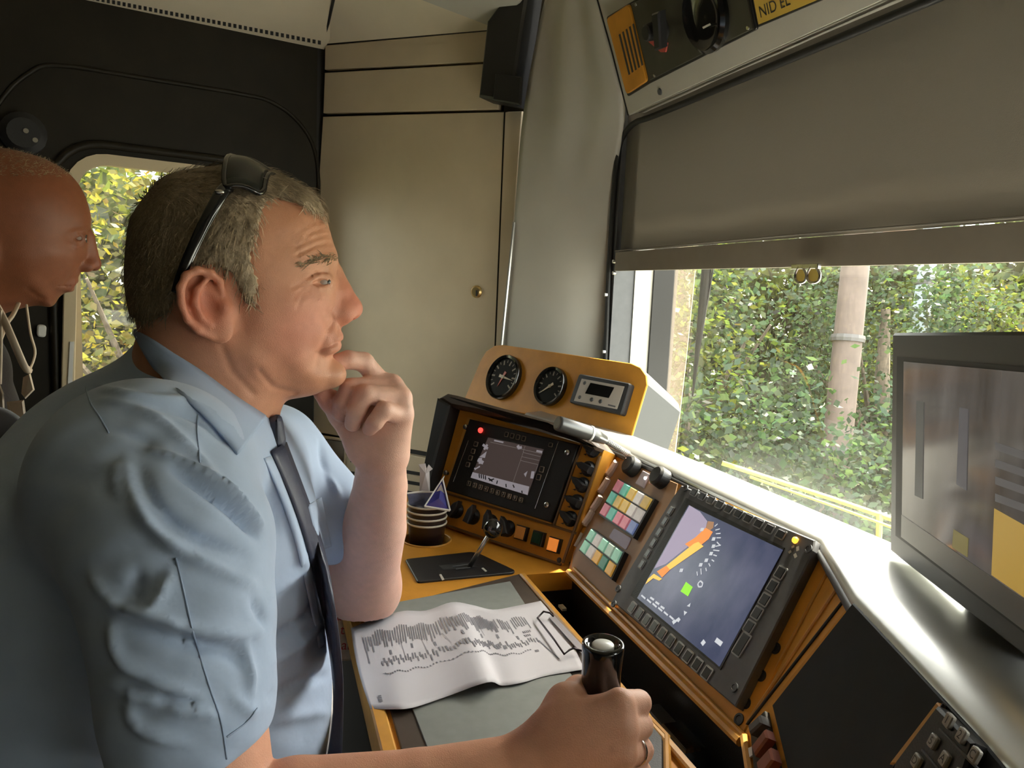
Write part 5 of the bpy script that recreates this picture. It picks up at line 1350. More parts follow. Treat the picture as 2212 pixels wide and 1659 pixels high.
# lips and chin
f.chain([hl(732, 728, 0), on(722, 734, -.003), on(708, 744, -.003), on(696, 752, -.002)], [.0045, .0042, .0034, .0012], .006)
f.chain([hl(726, 748, 0), on(717, 752, -.003), on(706, 756, -.003), on(696, 758, -.002)], [.0052, .0044, .0034, .0012], .006)
f.chain([hl(739, 738, 0), on(733, 739, .0005), on(722, 743, .0005), on(708, 750, .0005), on(692, 758, .0)], [.0013, .0015, .0018, .0018, .0016], .0015, sub=True)
f.ell(hl(718, 808, 0), (.014, .013, .018), k=.012)
# eyes: lids around the ball
ye = H.ys(693, 609); eyc = hl(694, 609, ye-.0088); EYR = .0124
lidU = [on(711, 603, .0005), on(703, 598, .0015), on(690, 596, .0020), on(677, 601, .0015), on(664, 610, .0)]
lidL = [on(709, 617, .0), on(698, 623, .0008), on(686, 624, .0008), on(674, 619, .0005)]
crs = [on(712, 592, .001), on(698, 588, .001), on(682, 590, .001), on(662, 602, .001)]
bag = [on(706, 633, .0), on(690, 640, .0), on(672, 634, .0)]
slit = [on(708, 610, .003), on(699, 610, .0038), on(688, 610, .0038), on(676, 612, .002)]
f.ell(eyc, (EYR, EYR, EYR), k=.004)
f.chain(lidU, [.0022, .0030, .0032, .0028, .0016], .003)
f.chain(lidL, [.0018, .0026, .0024, .0016], .003)
f.chain(bag, [.0012, .0022, .0012], .004)
f.chain(crs, [.0006, .0010, .0010, .0006], .0015, sub=True)
f.chain(slit, [.0014, .0024, .0023, .0010], .0012, sub=True)
# ear
e1 = nrm(np.append((hl(478, 722, .08)-hl(418, 590, .08))[:2], 0)); e2 = nrm(np.array([e1[1], -e1[0], 0])); e2 = e2 if e2[0] < 0 else -e2
e2t = nrm(e2+np.array([0, 0, .38])); e3 = np.cross(e1, e2t)
f.ell(hl(441, 652, .0825), (.0345, .0205, .0050), (e1, e2t, e3), k=.006)
f.ell(hl(462, 664, .0735), (.026, .016, .012), (e1, e2, (0, 0, 1)), k=.008)
f.ell(hl(474, 714, .0805), (.0125, .0115, .0052), (e1, e2, (0, 0, 1)), k=.006)
f.ell(hl(456, 662, .0925), (.0155, .0090, .0085), (e1, e2t, e3), k=.003, sub=True)
f.chain([hl(481, 640, .081), hl(474, 608, .0845), hl(455, 590, .0885), hl(426, 584, .0925), hl(402, 596, .0955), hl(390, 622, .0975), hl(391, 655, .0965), hl(404, 690, .0935), hl(428, 714, .0895), hl(456, 727, .084)],
        [.003, .0036, .0038, .0038, .0038, .0037, .0036, .0034, .0034, .004], .0028)
f.chain([hl(446, 604, .0885), hl(425, 628, .0915), hl(421, 655, .0915), hl(432, 684, .0895), hl(452, 702, .0865)], [.0026, .0034, .0034, .0034, .0034], .003)
f.ell(hl(485, 664, .0835), (.0050, .0065, .0045), k=.004)
HF = H.full(); hv, hf = HF.mesh(); hv = FR.toL(relax(hv, hf, 2, .45))
def HY(u, v, y): return FR.toL(FR.pt(u, v, DH-y))
BASE = (.56, .27, .16); RED = (.60, .20, .14)
spots = [(HY(752, 668, .0), .024, (.62, .17, .12), .75), (HY(740, 640, .005), .02, (.62, .22, .15), .5), (HY(640, 720, .06), .040, (.60, .21, .15), .55), (HY(690, 680, .045), .03, (.62, .23, .17), .5), (HY(440, 660, .09), .035, (.55, .16, .10), .75),
         (HY(728, 736, .0), .014, (.58, .23, .19), .6), (HY(712, 745, .02), .012, (.58, .23, .19), .6), (HY(640, 500, .05), .05, (.55, .25, .13), .45), (HY(470, 850, .06), .05, (.60, .30, .22), .4), (HY(692, 612, .035), .014, (.60, .34, .23), .5)]
hc = skin_tint(hv, BASE, spots)

# left arm and hand (chin on hand)
f = Field(LP(560, 1420, .74)*V(1, 1, 0)+V(-.12, -.06, .78), LP(910, 720, .9)*V(1, 1, 0)+V(.05, .05, 1.20), .0023)
wr, el_ = LP(824, 988, 0.903), LP(788, 1272, 1.080)
f.chain([wr, LP(822, 1050, 0.943), LP(808, 1140, 0.997), el_], [.0285, .0325, .0415, .0440], .003)
f.cap(el_, LP(615, 985, 1.045), .045, .052, .03)
mc_ = {'i': LP(836, 842, 0.900), 'm': LP(846, 832, 0.890), 'r': LP(866, 860, 0.884), 'p': LP(868, 898, 0.880)}
for q in mc_.values(): f.cap(LP(826, 975, 0.900), q, .0245, .0130, .014)
f.ell(LP(822, 925, 0.890), (.025, .030, .020), k=.015)
f.ell(LP(782, 948, 0.886), (.018, .028, .016), ((1, -.3, 0), (.3, 1, 0), (0, 0, 1)), k=.012)
f.cap(mc_['i'], LP(786, 782, 0.876), .0120, .0112, .006); f.cap(LP(786, 782, 0.876), LP(752, 777, 0.860), .0112, .0106, .003); f.cap(LP(752, 777, 0.860), LP(720, 785, 0.850), .0106, .0096, .002)
for p0, p1, p2, p3, r_ in ((mc_['m'], LP(756, 838, 0.862), LP(741, 868, 0.860), LP(737, 893, 0.870), .0112), (mc_['r'], LP(788, 852, 0.852), LP(770, 888, 0.850), LP(762, 915, 0.862), .0112), (mc_['p'], LP(829, 887, 0.850), LP(810, 912, 0.847), LP(798, 926, 0.856), .0100)):
    f.cap(p0, p1, r_*1.1, r_, .0035); f.cap(p1, p2, r_, r_*.95, .0025); f.cap(p2, p3, r_*.95, r_*.85, .002)
f.chain([LP(768, 948, 0.890), LP(734, 895, 0.890), LP(714, 866, 0.876), LP(694, 848, 0.864)], [.015, .0125, .0115, .0095], .008)
lv_, lf_ = f.mesh(); lv_ = relax(lv_, lf_, 2, .4)
HANDC = (.70, .42, .32)
lc_ = skin_tint(lv_, HANDC, [(LP(718, 785, 0.848), .014, (.66, .27, .19), .7), (LP(705, 862, 0.868), .025, (.52, .17, .11), .7), (LP(790, 1200, 1.015), .12, (.66, .40, .33), .6), (LP(740, 830, 0.858), .012, (.68, .33, .25), .5), (LP(775, 845, 0.848), .012, (.68, .34, .26), .5)])
# right arm and hand (on the controller)
f = Field(np.array([-.30, -.40, .50]), np.array([.16, -.17, .76]), .0023)
elr, wrr = LP(470, 1810, .575), LP(1118, 1668, .625)
f.chain([LP(400, 1300, .62), elr], [.052, .045], .02); f.chain([elr, LP(640, 1775, .585), LP(900, 1722, .605), wrr], [.044, .0455, .0350, .0285], .003)
KN = [LP(1338, 1520, .618), LP(1348, 1574, .612), LP(1346, 1626, .612), LP(1336, 1676, .618)]
for q, r_ in zip(KN, (.0125, .0122, .012, .011)): f.cap(LP(1135, 1660, .624), q, .0225, r_, .010)
f.ell(LP(1235, 1600, .624), (.040, .034, .0165), k=.015)
PIP = [LP(1380, 1518, .646), LP(1384, 1568, .642), LP(1386, 1620, .642), LP(1384, 1668, .645)]
for i in range(4):
    r_ = (.0106, .0104, .0100, .0090)[i]; v_ = (1516, 1570, 1622, 1668)[i]
    f.cap(KN[i], PIP[i], r_*1.08, r_, .002); f.cap(PIP[i], LP(1358, v_, .680), r_, r_*.92, .002); f.cap(LP(1358, v_, .680), LP(1312, v_+2, .688), r_*.92, r_*.82, .002)
f.chain([LP(1150, 1622, .636), LP(1222, 1520, .641), LP(1250, 1494, .668), LP(1300, 1490, .692)], [.017, .0148, .0118, .0095], .010)
f.cap(LP(1225, 1552, .637), LP(1330, 1550, .622), .012, .0115, .012); f.ell(LP(1288, 1628, .646), (.036, .030, .024), k=.012)
rv_, rf_ = f.mesh(); rv_ = relax(rv_, rf_, 2, .4)
rc_ = skin_tint(rv_, (.63, .31, .195), [(LP(1380, 1545, .63), .035, (.72, .45, .34), .7), (LP(1250, 1500, .64), .03, (.68, .40, .29), .5), (LP(1325, 1624, .596), .003, (.16, .05, .03), .9), (LP(1395, 1650, .64), .03, (.72, .45, .35), .6)])
# hidden trunk that joins neck and arms under the shirt
f = Field(LP(0, 1500, .9)*V(1, 1, 0)+V(-.15, 0, .50), LP(720, 860, .9)*V(1, 1, 0)+V(0.05, 0, 1.14), .008)
f.cap(LP(430, 960, .80), LP(330, 1120, .83), .055, .11, .04); f.cap(LP(330, 1100, .68), LP(560, 1030, 1.0), .05, .045, .04); f.cap(LP(330, 1100, .68), LP(400, 1330, .62), .05, .05, .03); f.cap(LP(560, 1030, 1.0), LP(640, 1040, 1.04), .045, .05, .03); f.cap(LP(330, 1120, .83), LP(330, 1400, .85), .12, .12, .04)
tv_, tf_ = f.mesh()
def joinm(parts):
    V_, F_, C_, n = [], [], [], 0
    for v_, f_, c_ in parts: V_.append(v_); F_.append(f_+n); C_.append(c_); n += len(v_)
    return np.vstack(V_), np.vstack(F_), np.vstack(C_)
bv, bf, bc_ = joinm([(hv, hf, hc), (lv_, lf_, lc_), (rv_, rf_, rc_), (tv_, tf_, np.tile(BASE, (len(tv_), 1)))])
body = mk('body', toW(bv), bf, M_SKIN, DRV, smooth=True, col=bc_)
# eyeballs
for sgn in (1, -1):
    c_ = np.array([eyc[0], eyc[1], DH-sgn*eyc[2]])
    eo = Geo().sphere(FR.toW(c_), .0118, 20).build('eyeball', mat('eye_white', (.42, .33, .28), .3), DRV, smooth=True)
    look = nrm(np.array([.84, .03, -sgn*.54])); Geo().lathe(FR.toW(c_+look*.0100), look@FR.B, [(.0062, 0), (.0055, .0013), (.0028, .0021), (.0, .0022)], 16, capends=False).build('iris', mat('iris', (.06, .065, .06), .12), eo, smooth=True)
# nails of the visible index fingertip
np_ = LP(716, 781, .806)
Geo().sphere(toW(LP(725, 789, .8435)), (.0055, .0038, .0016), 12, axes=BAS).build('fingernail', mat('nail', (.78, .55, .47), .25), DRV, smooth=True)

# hair
hairo = [(704, 465), (684, 424), (651, 400), (602, 376), (555, 361), (488, 357), (386, 371), (346, 387), (317, 420), (285, 465), (276, 495), (268, 583), (270, 630), (280, 682), (290, 715), (280, 800), (300, 900), (330, 1010), (596, 1010), (604, 900), (640, 866), (700, 850), (735, 812), (738, 720), (738, 600), (728, 530)]
HH = Head(hairo, FR, DH, .0022, .10, lambda u, v: Wd(u, v)+.0042, .086)
rx = np.sin(HH.X*310+np.sin(HH.Y*170)*2)*np.sin(HH.Y*260+HH.X*90)
HH.delta = HH.delta+rx*.0011
HH.inflate(.004)
mask = [(716, 440), (705, 468), (690, 458), (640, 437), (600, 428), (572, 442), (561, 478), (552, 508), (541, 542), (545, 580), (556, 610), (548, 645), (537, 662), (527, 650), (512, 612), (500, 592), (470, 578), (430, 574), (398, 590), (382, 630), (374, 655), (358, 680), (325, 690), (300, 702), (282, 690), (250, 690), (240, 400), (350, 340), (560, 330), (690, 380)]
mp_ = np.array([HH.hl(u, v, .06)[:2] for u, v in mask]); msd = poly_sd(smoothclosed(mp_), HH.X, HH.Y)
msd = msd+.0016*np.sin(HH.Y*900+np.sin(HH.X*500)*1.5)
HH.f.F = smax(HH.f.F, (-msd[:, :, None]*np.ones((1, 1, HH.f.n[2]))).astype(np.float32), .005)
av, af = HH.full().mesh(); av = FR.toL(relax(av, af, 2, .4))
M_HAIR = mat('hair', (.13, .10, .065), .55, attr='tint', var=.25, vscale=160, bump=.5, bscale=500)
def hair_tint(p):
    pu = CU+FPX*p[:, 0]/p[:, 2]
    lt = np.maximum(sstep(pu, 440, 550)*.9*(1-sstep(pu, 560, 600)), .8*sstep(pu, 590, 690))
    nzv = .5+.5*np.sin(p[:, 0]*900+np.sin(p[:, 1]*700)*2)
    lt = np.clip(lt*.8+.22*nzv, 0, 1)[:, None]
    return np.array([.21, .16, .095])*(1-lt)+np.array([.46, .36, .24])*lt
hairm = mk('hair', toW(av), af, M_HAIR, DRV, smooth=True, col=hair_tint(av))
an = vnormals(av, af)
def strands(av, an, n, ln, lift, flow, tintf, name, m, par, wdt=.00045):
    sel = rng.integers(0, len(av), n); p = av[sel]+rng.normal(size=(n, 3))*.0012; nn = an[sel]
    d = flow(p)+rng.normal(size=(n, 3))*.22; d = d-nn*(d*nn).sum(1)[:, None]; d /= np.linalg.norm(d, axis=1)[:, None]+1e-9
    L_ = ln*rng.uniform(.6, 1.25, (n, 1)); side = np.cross(d, nn)
    pts_ = [p-nn*.001, p+d*L_*.5+nn*lift, p+d*L_+nn*lift*.9]; wds = [wdt, wdt, wdt*.25]
    vv_ = np.stack([pts_[i]+s_*side*wds[i] for i in range(3) for s_ in (-1, 1)], 1).reshape(-1, 3)
    b = np.arange(n)[:, None]*6; ff_ = np.vstack([b+np.array([[0, 1, 3, 2]]), b+np.array([[2, 3, 5, 4]])])
    tt = np.repeat(tintf(p)*rng.uniform(.6, 1.5, (n, 1)), 6, 0)
    o = mk(name, toW(vv_), ff_, m, par, col=tt); o['kind'] = 'stuff'; return o
cx_ = LP(480, 560, DH)
def flow(p):
    pu = CU+FPX*p[:, 0]/p[:, 2]; pv = CV-FPX*p[:, 1]/p[:, 2]
    top = sstep(pv, 470, 400)[:, None]; frt = sstep(pu, 500, 560)[:, None]
    return top*np.array([1.0, -.25, 0])+(1-top)*((1-frt)*np.array([-.15, -1, 0])+frt*np.array([.30, -1, 0]))
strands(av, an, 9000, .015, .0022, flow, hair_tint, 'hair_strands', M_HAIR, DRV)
# eyebrow and forelock strands
ebp = []; ybr = [H.ys(726-72*t, 556-4*math.sin(t*3)+17*t*t) for t in np.linspace(0, 1, 70)]
for sgn in (1, -1):
    for t in np.linspace(0, 1, 70):
        u = 726-72*t; v = 556-4*math.sin(t*3)+17*t*t; y = .008+.044*t; y = ybr[int(t*69.01)]; q = FR.pt(u, v, DH-y-.001); q[2] = DH-sgn*(y+.001); ebp.append(FR.toL(q))
ebp = np.array(ebp)+rng.normal(size=(len(ebp), 3))*.0012
en = np.tile(np.array([.5, .1, -.8]), (len(ebp), 1)); en /= np.linalg.norm(en, axis=1)[:, None]
strands(ebp, en, 340, .009, .001, lambda p: np.tile(np.array([-.6, -.25, 0]), (len(p), 1)), lambda p: np.tile([.26, .18, .10], (len(p), 1)), 'eyebrows', M_HAIR, DRV)

# ------------------------------------------------------------------ shirt
fx = np.array([.94, 0, -.34]); lx = np.array([.34, 0, .94]); ux = np.array([0, 1, 0])
f = Field(np.array([-.62, -.54, .44]), np.array([-.13, .08, 1.16]), .0036)
f.ell(LP(320, 1190, .855), (.160, .175, .20), (fx, ux, lx), k=.03)
f.ell(LP(318, 1500, .865), (.208, .30, .19), (fx, ux, lx), k=.06)
f.cap(LP(385, 830, .80), LP(255, 1010, .83), .058, .080, .06)
f.cap(LP(255, 1010, .83), LP(150, 1190, .84), .080, .082, .05)
f.ell(LP(185, 1335, .715), (.100, .14, .095), k=.06); f.ell(LP(150, 1500, .73), (.125, .22, .10), k=.07)
f.cap(LP(340, 1030, .655), LP(580, 985, 1.03), .075, .062, .05)
f.cap(LP(470, 930, .80), LP(500, 1120, .83), .036, .078, .05)
f.cap(LP(300, 1045, .660), LP(372, 1180, .612), .086, .077, .03)
f.chain([LP(372, 1180, .612), LP(396, 1340, .586), LP(408, 1500, .575), LP(412, 1640, .570)], [.075, .0650, .0600, .0550], .015)
# hem of the near sleeve
sl = f.box(LP(250, 1760, .575)*V(1, 1, 0)+V(0, -.02, .44), LP(640, 1470, .575)*V(1, 1, 0)+V(.02, 0, .66)); X_, Y_, Z_ = f.grid(sl)
p0_ = LP(560, 1588, .575); f.F[sl] = smax(f.F[sl], ((X_-p0_[0])*.455+(Y_-p0_[1])*-.89+0*Z_).astype(np.float32), .004)
lsh, lcu = LP(585, 985, 1.035), LP(716, 1122, 1.03)
f.cap(lsh, lcu, .066, .060, .03)
# neck opening is filled by the neck; cut the left cuff
sl = f.box(LP(560, 1300, 1.0)*V(1, 1, 0)+V(0, -.05, .93), LP(900, 900, 1.0)*V(1, 1, 0)+V(.1, .1, 1.14))
sv, sf_ = f.mesh(); sv = relax(sv, sf_, 3, .5); sn = vnormals(sv, sf_)
def uvp(p): return CU+FPX*p[:, 0]/p[:, 2], CV-FPX*p[:, 1]/p[:, 2]
folds = [  # polyline px, half-width px, height m
    ([(272, 985), (285, 1060), (330, 1140), (400, 1195), (480, 1235), (556, 1268)], 13, .0075), ([(300, 1010), (330, 1085), (400, 1150), (470, 1180), (545, 1205)], 14, -.007),
    ([(318, 970), (395, 1000), (480, 1050), (540, 1105), (568, 1140)], 9, .0075), ([(372, 1012), (450, 1058), (520, 1112), (560, 1160)], 13, -.011),
    ([(190, 1235), (235, 1290), (270, 1315), (340, 1335), (420, 1362), (500, 1372), (580, 1362)], 11, .008), ([(250, 1345), (330, 1368), (420, 1392), (490, 1405), (535, 1440)], 14, -.008),
    ([(372, 1232), (345, 1290), (322, 1318)], 11, .006), ([(300, 1235), (290, 1280), (280, 1305)], 14, -.006),
    ([(238, 1350), (255, 1410), (290, 1445), (370, 1485), (440, 1505)], 14, .007), ([(230, 1475), (300, 1500), (400, 1530), (470, 1545)], 12, .0065), ([(270, 1480), (360, 1510), (430, 1522)], 9, -.006),
    ([(280, 1510), (285, 1560), (340, 1590), (420, 1610)], 10, .006), ([(530, 1390), (540, 1450), (545, 1510)], 9, .005), ([(500, 1500), (540, 1535), (555, 1530)], 8, .005),
    ([(210, 830), (290, 860), (400, 865)], 9, .005), ([(220, 860), (330, 900), (400, 960), (470, 1030)], 10, .005), ([(250, 930), (300, 945), (340, 960)], 8, -.004), ([(330, 880), (420, 900), (500, 960)], 12, -.004),
    ([(255, 1000), (252, 1040), (262, 1080)], 9, .006),
    ([(580, 1290), (640, 1240), (660, 1200)], 10, .005), ([(590, 1380), (660, 1330), (700, 1290)], 12, -.006), ([(590, 1430), (640, 1400), (700, 1350)], 10, .005), ([(580, 1510), (660, 1470), (715, 1460)], 14, -.006), ([(590, 1560), (680, 1540), (735, 1545)], 12, .004),
    ([(540, 1290), (560, 1320), (575, 1350)], 8, -.005), ([(590, 1010), (610, 1080), (640, 1170), (660, 1260)], 9, .004), ([(560, 1010), (585, 1080), (600, 1160)], 9, -.004),
    ([(700, 1010), (720, 1050), (735, 1075)], 8, .004), ([(690, 950), (700, 1000), (715, 1060)], 9, -.004)]
su_, sv2 = uvp(sv); facing = (sn*(-sv/np.linalg.norm(sv, axis=1)[:, None])).sum(1); near = np.clip(facing*2.2, 0, 1)
disp = np.zeros(len(sv))
for pl_, hw, am in folds:
    P_ = smoothpath(np.array(pl_, float), 16); bd_ = np.full(len(sv), 1e9); bt_ = np.zeros(len(sv))
    for i_ in range(15):
        e_ = P_[i_+1]-P_[i_]; t_ = np.clip(((su_-P_[i_, 0])*e_[0]+(sv2-P_[i_, 1])*e_[1])/(e_@e_), 0, 1); d2_ = np.hypot(su_-P_[i_, 0]-t_*e_[0], sv2-P_[i_, 1]-t_*e_[1])
        m_ = d2_ < bd_; bd_[m_] = d2_[m_]; bt_[m_] = (i_+t_[m_])/15
    tp_ = np.sin(math.pi*np.clip(bt_*.94+.03, 0, 1))**.6; disp += 1.7*am*tp_*np.exp(-np.abs(bd_/(hw*.72*(.55+.45*tp_)))**1.5)
nz_ = np.sin(su_*.031+np.sin(sv2*.021)*2)*np.sin(sv2*.043+su_*.012)*.0012
sv = sv+sn*((disp+nz_)*near)[:, None]; sv = relax(sv, sf_, 3, .4)
M_SHIRT = mat('pale_blue_cotton', (.37, .465, .635), .75, var=.03, vscale=30, bump=.55, bscale=34)
M_SHIRT.node_tree.nodes['Principled BSDF'].inputs['Sheen Weight'].default_value = .15
shirt = mk('shirt', toW(sv), sf_, M_SHIRT, DRV, smooth=True)
bvh_s = BVHTree.FromPolygons([tuple(x) for x in toW(sv)], [tuple(int(i) for i in q) for q in sf_])
bvh_b = BVHTree.FromPolygons([tuple(x) for x in toW(bv)], [tuple(int(i) for i in q) for q in bf])
def hit(u, v, trees, dflt, off=0.0):
    d = nrm(ray(u, v)); best = None
    for t in trees:
        r_ = t.ray_cast(Vector(CP), Vector(d))
        if r_[0] is not None and (best is None or r_[3] < best): best = r_[3]
    if best is None: return D(u, v, dflt)
    return CP+d*(best-off)
def ribbon(name, left_, right_, off, m, par, thick=.0016, n=26, dl=.78, cols=5, crown=0.0, trees=None):
    a, b = smoothpath(np.array(left_, float), n), smoothpath(np.array(right_, float), n); P_ = np.zeros((n, cols, 3))
    for i in range(n):
        for j in range(cols):
            t = j/(cols-1); q = a[i]*(1-t)+b[i]*t
            P_[i, j] = hit(q[0], q[1], trees or (bvh_s,), dl, off+crown*math.sin(math.pi*t))
    for _ in range(3): P_[1:-1] = .5*P_[1:-1]+.25*(P_[:-2]+P_[2:])
    g_ = Geo(); g_.grid(P_); o = g_.build(name, m, par, smooth=True); solidify(o, thick, 0); return o
M_TIE = mat('dark_navy_tie', (.035, .042, .075), .45, var=.1, vscale=200, bump=.2, bscale=1200)
tie = ribbon('tie', [(586, 975), (612, 1040), (640, 1110), (668, 1200), (690, 1290), (706, 1370), (718, 1450), (722, 1530), (706, 1640)], [(618, 955), (652, 1045), (682, 1125), (706, 1210), (722, 1300), (734, 1380), (741, 1460), (742, 1530), (738, 1640)], .006, M_TIE, DRV, crown=.004)
kq = [(558, 915), (606, 893), (620, 962), (592, 988)]
kp_ = [hit(u, v, (bvh_s, bvh_b), .78, .024) for u, v in kq]
kn = Geo(); kc = sum(kp_)/4; nk = nrm(CP-kc)
kn.prism(roundpoly(np.array([p-nk*((p-kc)@nk) for p in kp_]), .012), nk, -.020, .012, .007); kn.build('tie_knot', M_TIE, DRV, auto=60)
# collar leaf on the near side and round the back
CE_T = [(293, 712), (330, 733), (362, 754), (434, 801), (506, 855), (548, 882), (574, 899)]
CE_B = [(290, 722), (318, 775), (346, 812), (400, 858), (455, 912), (490, 952), (514, 981)]
dT = [.800, .772, .752, .735, .742, .757, .772]; dB = [.803, .766, .742, .718, .722, .733, .745]
n = 30; a = smoothpath(np.array([FR.pt(u, v, DH-(.80-d_)) for (u, v), d_ in zip(CE_T, dT)]), n); b = smoothpath(np.array([FR.pt(u, v, DH-(.80-d_)) for (u, v), d_ in zip(CE_B, dB)]), n)
P_ = np.array([[a[i]*(1-t)+b[i]*t+np.array([0, 0, -.008*math.sin(math.pi*t)]) for t in np.linspace(0, 1, 7)] for i in range(n)])
pxT, pxB = smoothpath(np.array(CE_T, float), n), smoothpath(np.array(CE_B, float), n); Pn = P_.copy()
for i in range(n):
    for j in range(7):
        t_ = j/6; q_ = pxT[i]*(1-t_)+pxB[i]*t_; w0 = FR.toW(P_[i, j]); w1 = hit(q_[0], q_[1], (bvh_s, bvh_b), 9.0, .0045+.002*math.sin(math.pi*t_))
        if np.linalg.norm(w1-CP) < np.linalg.norm(w0-CP): w0 = w1
        Pn[i, j] = FR.B@(w0-CP)
for _ in range(4):
    Pn[1:-1] = .5*Pn[1:-1]+.25*(Pn[:-2]+Pn[2:]); Pn[:, 1:-1] = .5*Pn[:, 1:-1]+.25*(Pn[:, :-2]+Pn[:, 2:])
M_COL = mat('collar_cotton', (.34, .43, .60), .75, bump=.2, bscale=1500)
def mirror_c(P): Q = P.copy(); Q[..., 2] = 2*DH-Q[..., 2]; return Q
for nm, PP in (('collar', Pn), ('collar', mirror_c(P_)+np.array([.012, .0, .0]))):
    g = Geo(); g.grid(FR.toW(PP)); co_ = g.build(nm, M_COL, DRV, smooth=True); solidify(co_, .0022, 0)
g = Geo(); band = []
for i in range(n):
    q0 = a[i]+np.array([0, .001, .004]); q1 = a[i]*.45+b[i]*.55+np.array([.004, -.004, .022]); band.append([q0, q1])
g.grid(FR.toW(np.array(band))); g.grid(FR.toW(mirror_c(np.array(band)))); g.build('collar_stand', M_COL, DRV, smooth=True)
# seams
M_SEAM = mat('seam_thread', (.30, .385, .54), .8)
def seam(nm, px, off=.0004, r_=.0007):
    P_ = [hit(u, v, (bvh_s,), .7, off) for u, v in smoothpath(np.array(px, float), 24)]; return Geo().tube(np.array(P_), r_, 5).build(nm, M_SEAM, DRV, smooth=True)
seam('yoke_seam', [(428, 896), (426, 930), (430, 975), (432, 1000)])
seam('sleeve_seam', [(380, 1205), (400, 1290), (413, 1350), (430, 1410), (455, 1490), (478, 1560), (490, 1640)])
seam('shoulder_seam', [(185, 835), (195, 870), (215, 900), (235, 935)])
seam('cuff_seam', [(490, 1592), (530, 1562), (556, 1530)])
ribbon('placket', [(570, 990), (600, 1060), (635, 1160), (662, 1270), (690, 1400)], [(585, 985), (617, 1055), (650, 1150), (676, 1262), (702, 1390)], .0022, M_SHIRT, DRV, .0014, 20)
ribbon('chest_pocket', [(664, 1092), (676, 1140), (690, 1190)], [(694, 1074), (706, 1130), (716, 1180)], .003, M_SHIRT, DRV, .0014, 12, 1.0)
# ------------------------------------------------------------------ sunglasses pushed up on the hair
sg_ = thing('sunglasses', FR.toW(FR.pt(530, 400, DH)), 'black sunglasses pushed up on top of the drivers hair', 'sunglasses')
M_LENS = mat('dark_lens', (.014, .015, .012), .2, spec=.4)
def sgn_pt(u, v, y, s_): p = FR.pt(u, v, DH-y); q = p.copy(); q[2] = DH-s_*y; return q
for s_ in (1, -1):
    A_, B_, C_, D_ = [sgn_pt(*q, s_) for q in ((509, 345, .010), (602, 390, .012), (570, 430, .071), (485, 412, .079))]
    T_ = []
    for i in range(9):
        for j in range(9):
            t, q = i/8, j/8; p = (A_*(1-t)+B_*t)*(1-q)+(D_*(1-t)+C_*t)*q
            p = p+np.array([-.25, .95, -.25*s_])*(.010*math.sin(math.pi*t)*.6+.012*math.sin(math.pi*q)+.002)
            T_.append(p)
    T_ = np.array(T_).reshape(9, 9, 3)
    # rounded-corner lens
    for (i, j, k_) in ((0, 0, .35), (8, 0, .3), (0, 8, .25), (8, 8, .4)):
        ci, cj = (1 if i == 0 else 7), (1 if j == 0 else 7); T_[i, j] = T_[i, j]*(1-k_)+T_[ci, cj]*k_
    g = Geo(); g.grid(FR.toW(T_)); lo_ = g.build('lens', M_LENS, sg_, smooth=True); solidify(lo_, .002, 0)
    rimpts = np.vstack([T_[0, :], T_[1:, 8], T_[8, 7::-1], T_[7::-1, 0]])
    Geo().tube(FR.toW(rimpts), .0027, 8, cap=False).build('lens_rim', M_BLKG, sg_, smooth=True)
    tp = smoothpath(np.array([sgn_pt(*q, s_) for q in ((492, 404, .072), (478, 418, .080), (462, 446, .0855), (436, 495, .0885), (408, 555, .089), (390, 600, .0885), (380, 632, .087))]), 24)
    Geo().tube(FR.toW(tp), np.linspace(.0065, .0042, 24), 10, flat=(FR.B[2], .38)).build('temple_arm', M_BLKG, sg_, smooth=True)
    Geo().sphere(FR.toW(sgn_pt(474, 414, .085, s_)), (.0045, .0022, .001), 10, axes=FR.B).build('hinge_badge', M_STEEL, sg_, smooth=True)
Geo().tube(FR.toW(smoothpath(np.array([sgn_pt(556, 356, .012, 1), sgn_pt(556, 351, .0, 1), sgn_pt(556, 356, .012, -1)]), 8)), .002, 8).build('bridge', M_BLKG, sg_, smooth=True)
# ring
rg = thing('finger_ring', toW((KN[2]+PIP[2])/2), 'thin silver ring on the drivers right hand', 'ring')
rax = nrm((PIP[2]-KN[2])@BAS); rc0 = toW(KN[2]*.45+PIP[2]*.55)
Geo().lathe(rc0, rax, [(.0120, -.0016), (.0124, 0), (.0120, .0016), (.0112, .0016), (.0112, -.0016), (.0120, -.0016)], 28, capends=False).build('band', M_STEEL, rg, smooth=True)
# driver's seat behind him
st = thing('swivel_chair', toW(LP(60, 1700, .9))*V(1, 1, 0), 'black swivel chair the driver sits on', 'chair')
M_SEAT = mat('seat_fabric', (.014, .014, .014), .8, bump=.4, bscale=400)
sb_c = toW(LP(-150, 1560, .86)); g = Geo()
f = Field(LP(-330, 2100, .86)*V(1, 1, 0)+V(0, 0, .62), LP(60, 1290, .86)*V(1, 1, 0)+V(0, 0, 1.10), .008)
f.chain([LP(-175, 1480, .72), LP(-175, 1480, 1.0)], [.065, .065], .02); f.chain([LP(-150, 1900, .70), LP(-150, 1900, 1.02)], [.07, .07], .02); f.chain([LP(-165, 1480, .86), LP(-150, 1900, .86)], [.07, .07], .06)
xv, xf = f.mesh(); mk('backrest', toW(relax(xv, xf, 2)), xf, M_SEAT, st, smooth=True)
cs = toW(LP(150, 2050, .86)); g = Geo(); g.prism(roundpoly(np.array([cs+V(x, y, 0)-V(0, 0, cs[2]-.40) for x, y in ((-.22, -.24), (.25, -.24), (.25, .24), (-.22, .24))]), .06), Z3, 0, .09, .03); g.build('cushion', M_SEAT, st, auto=50)
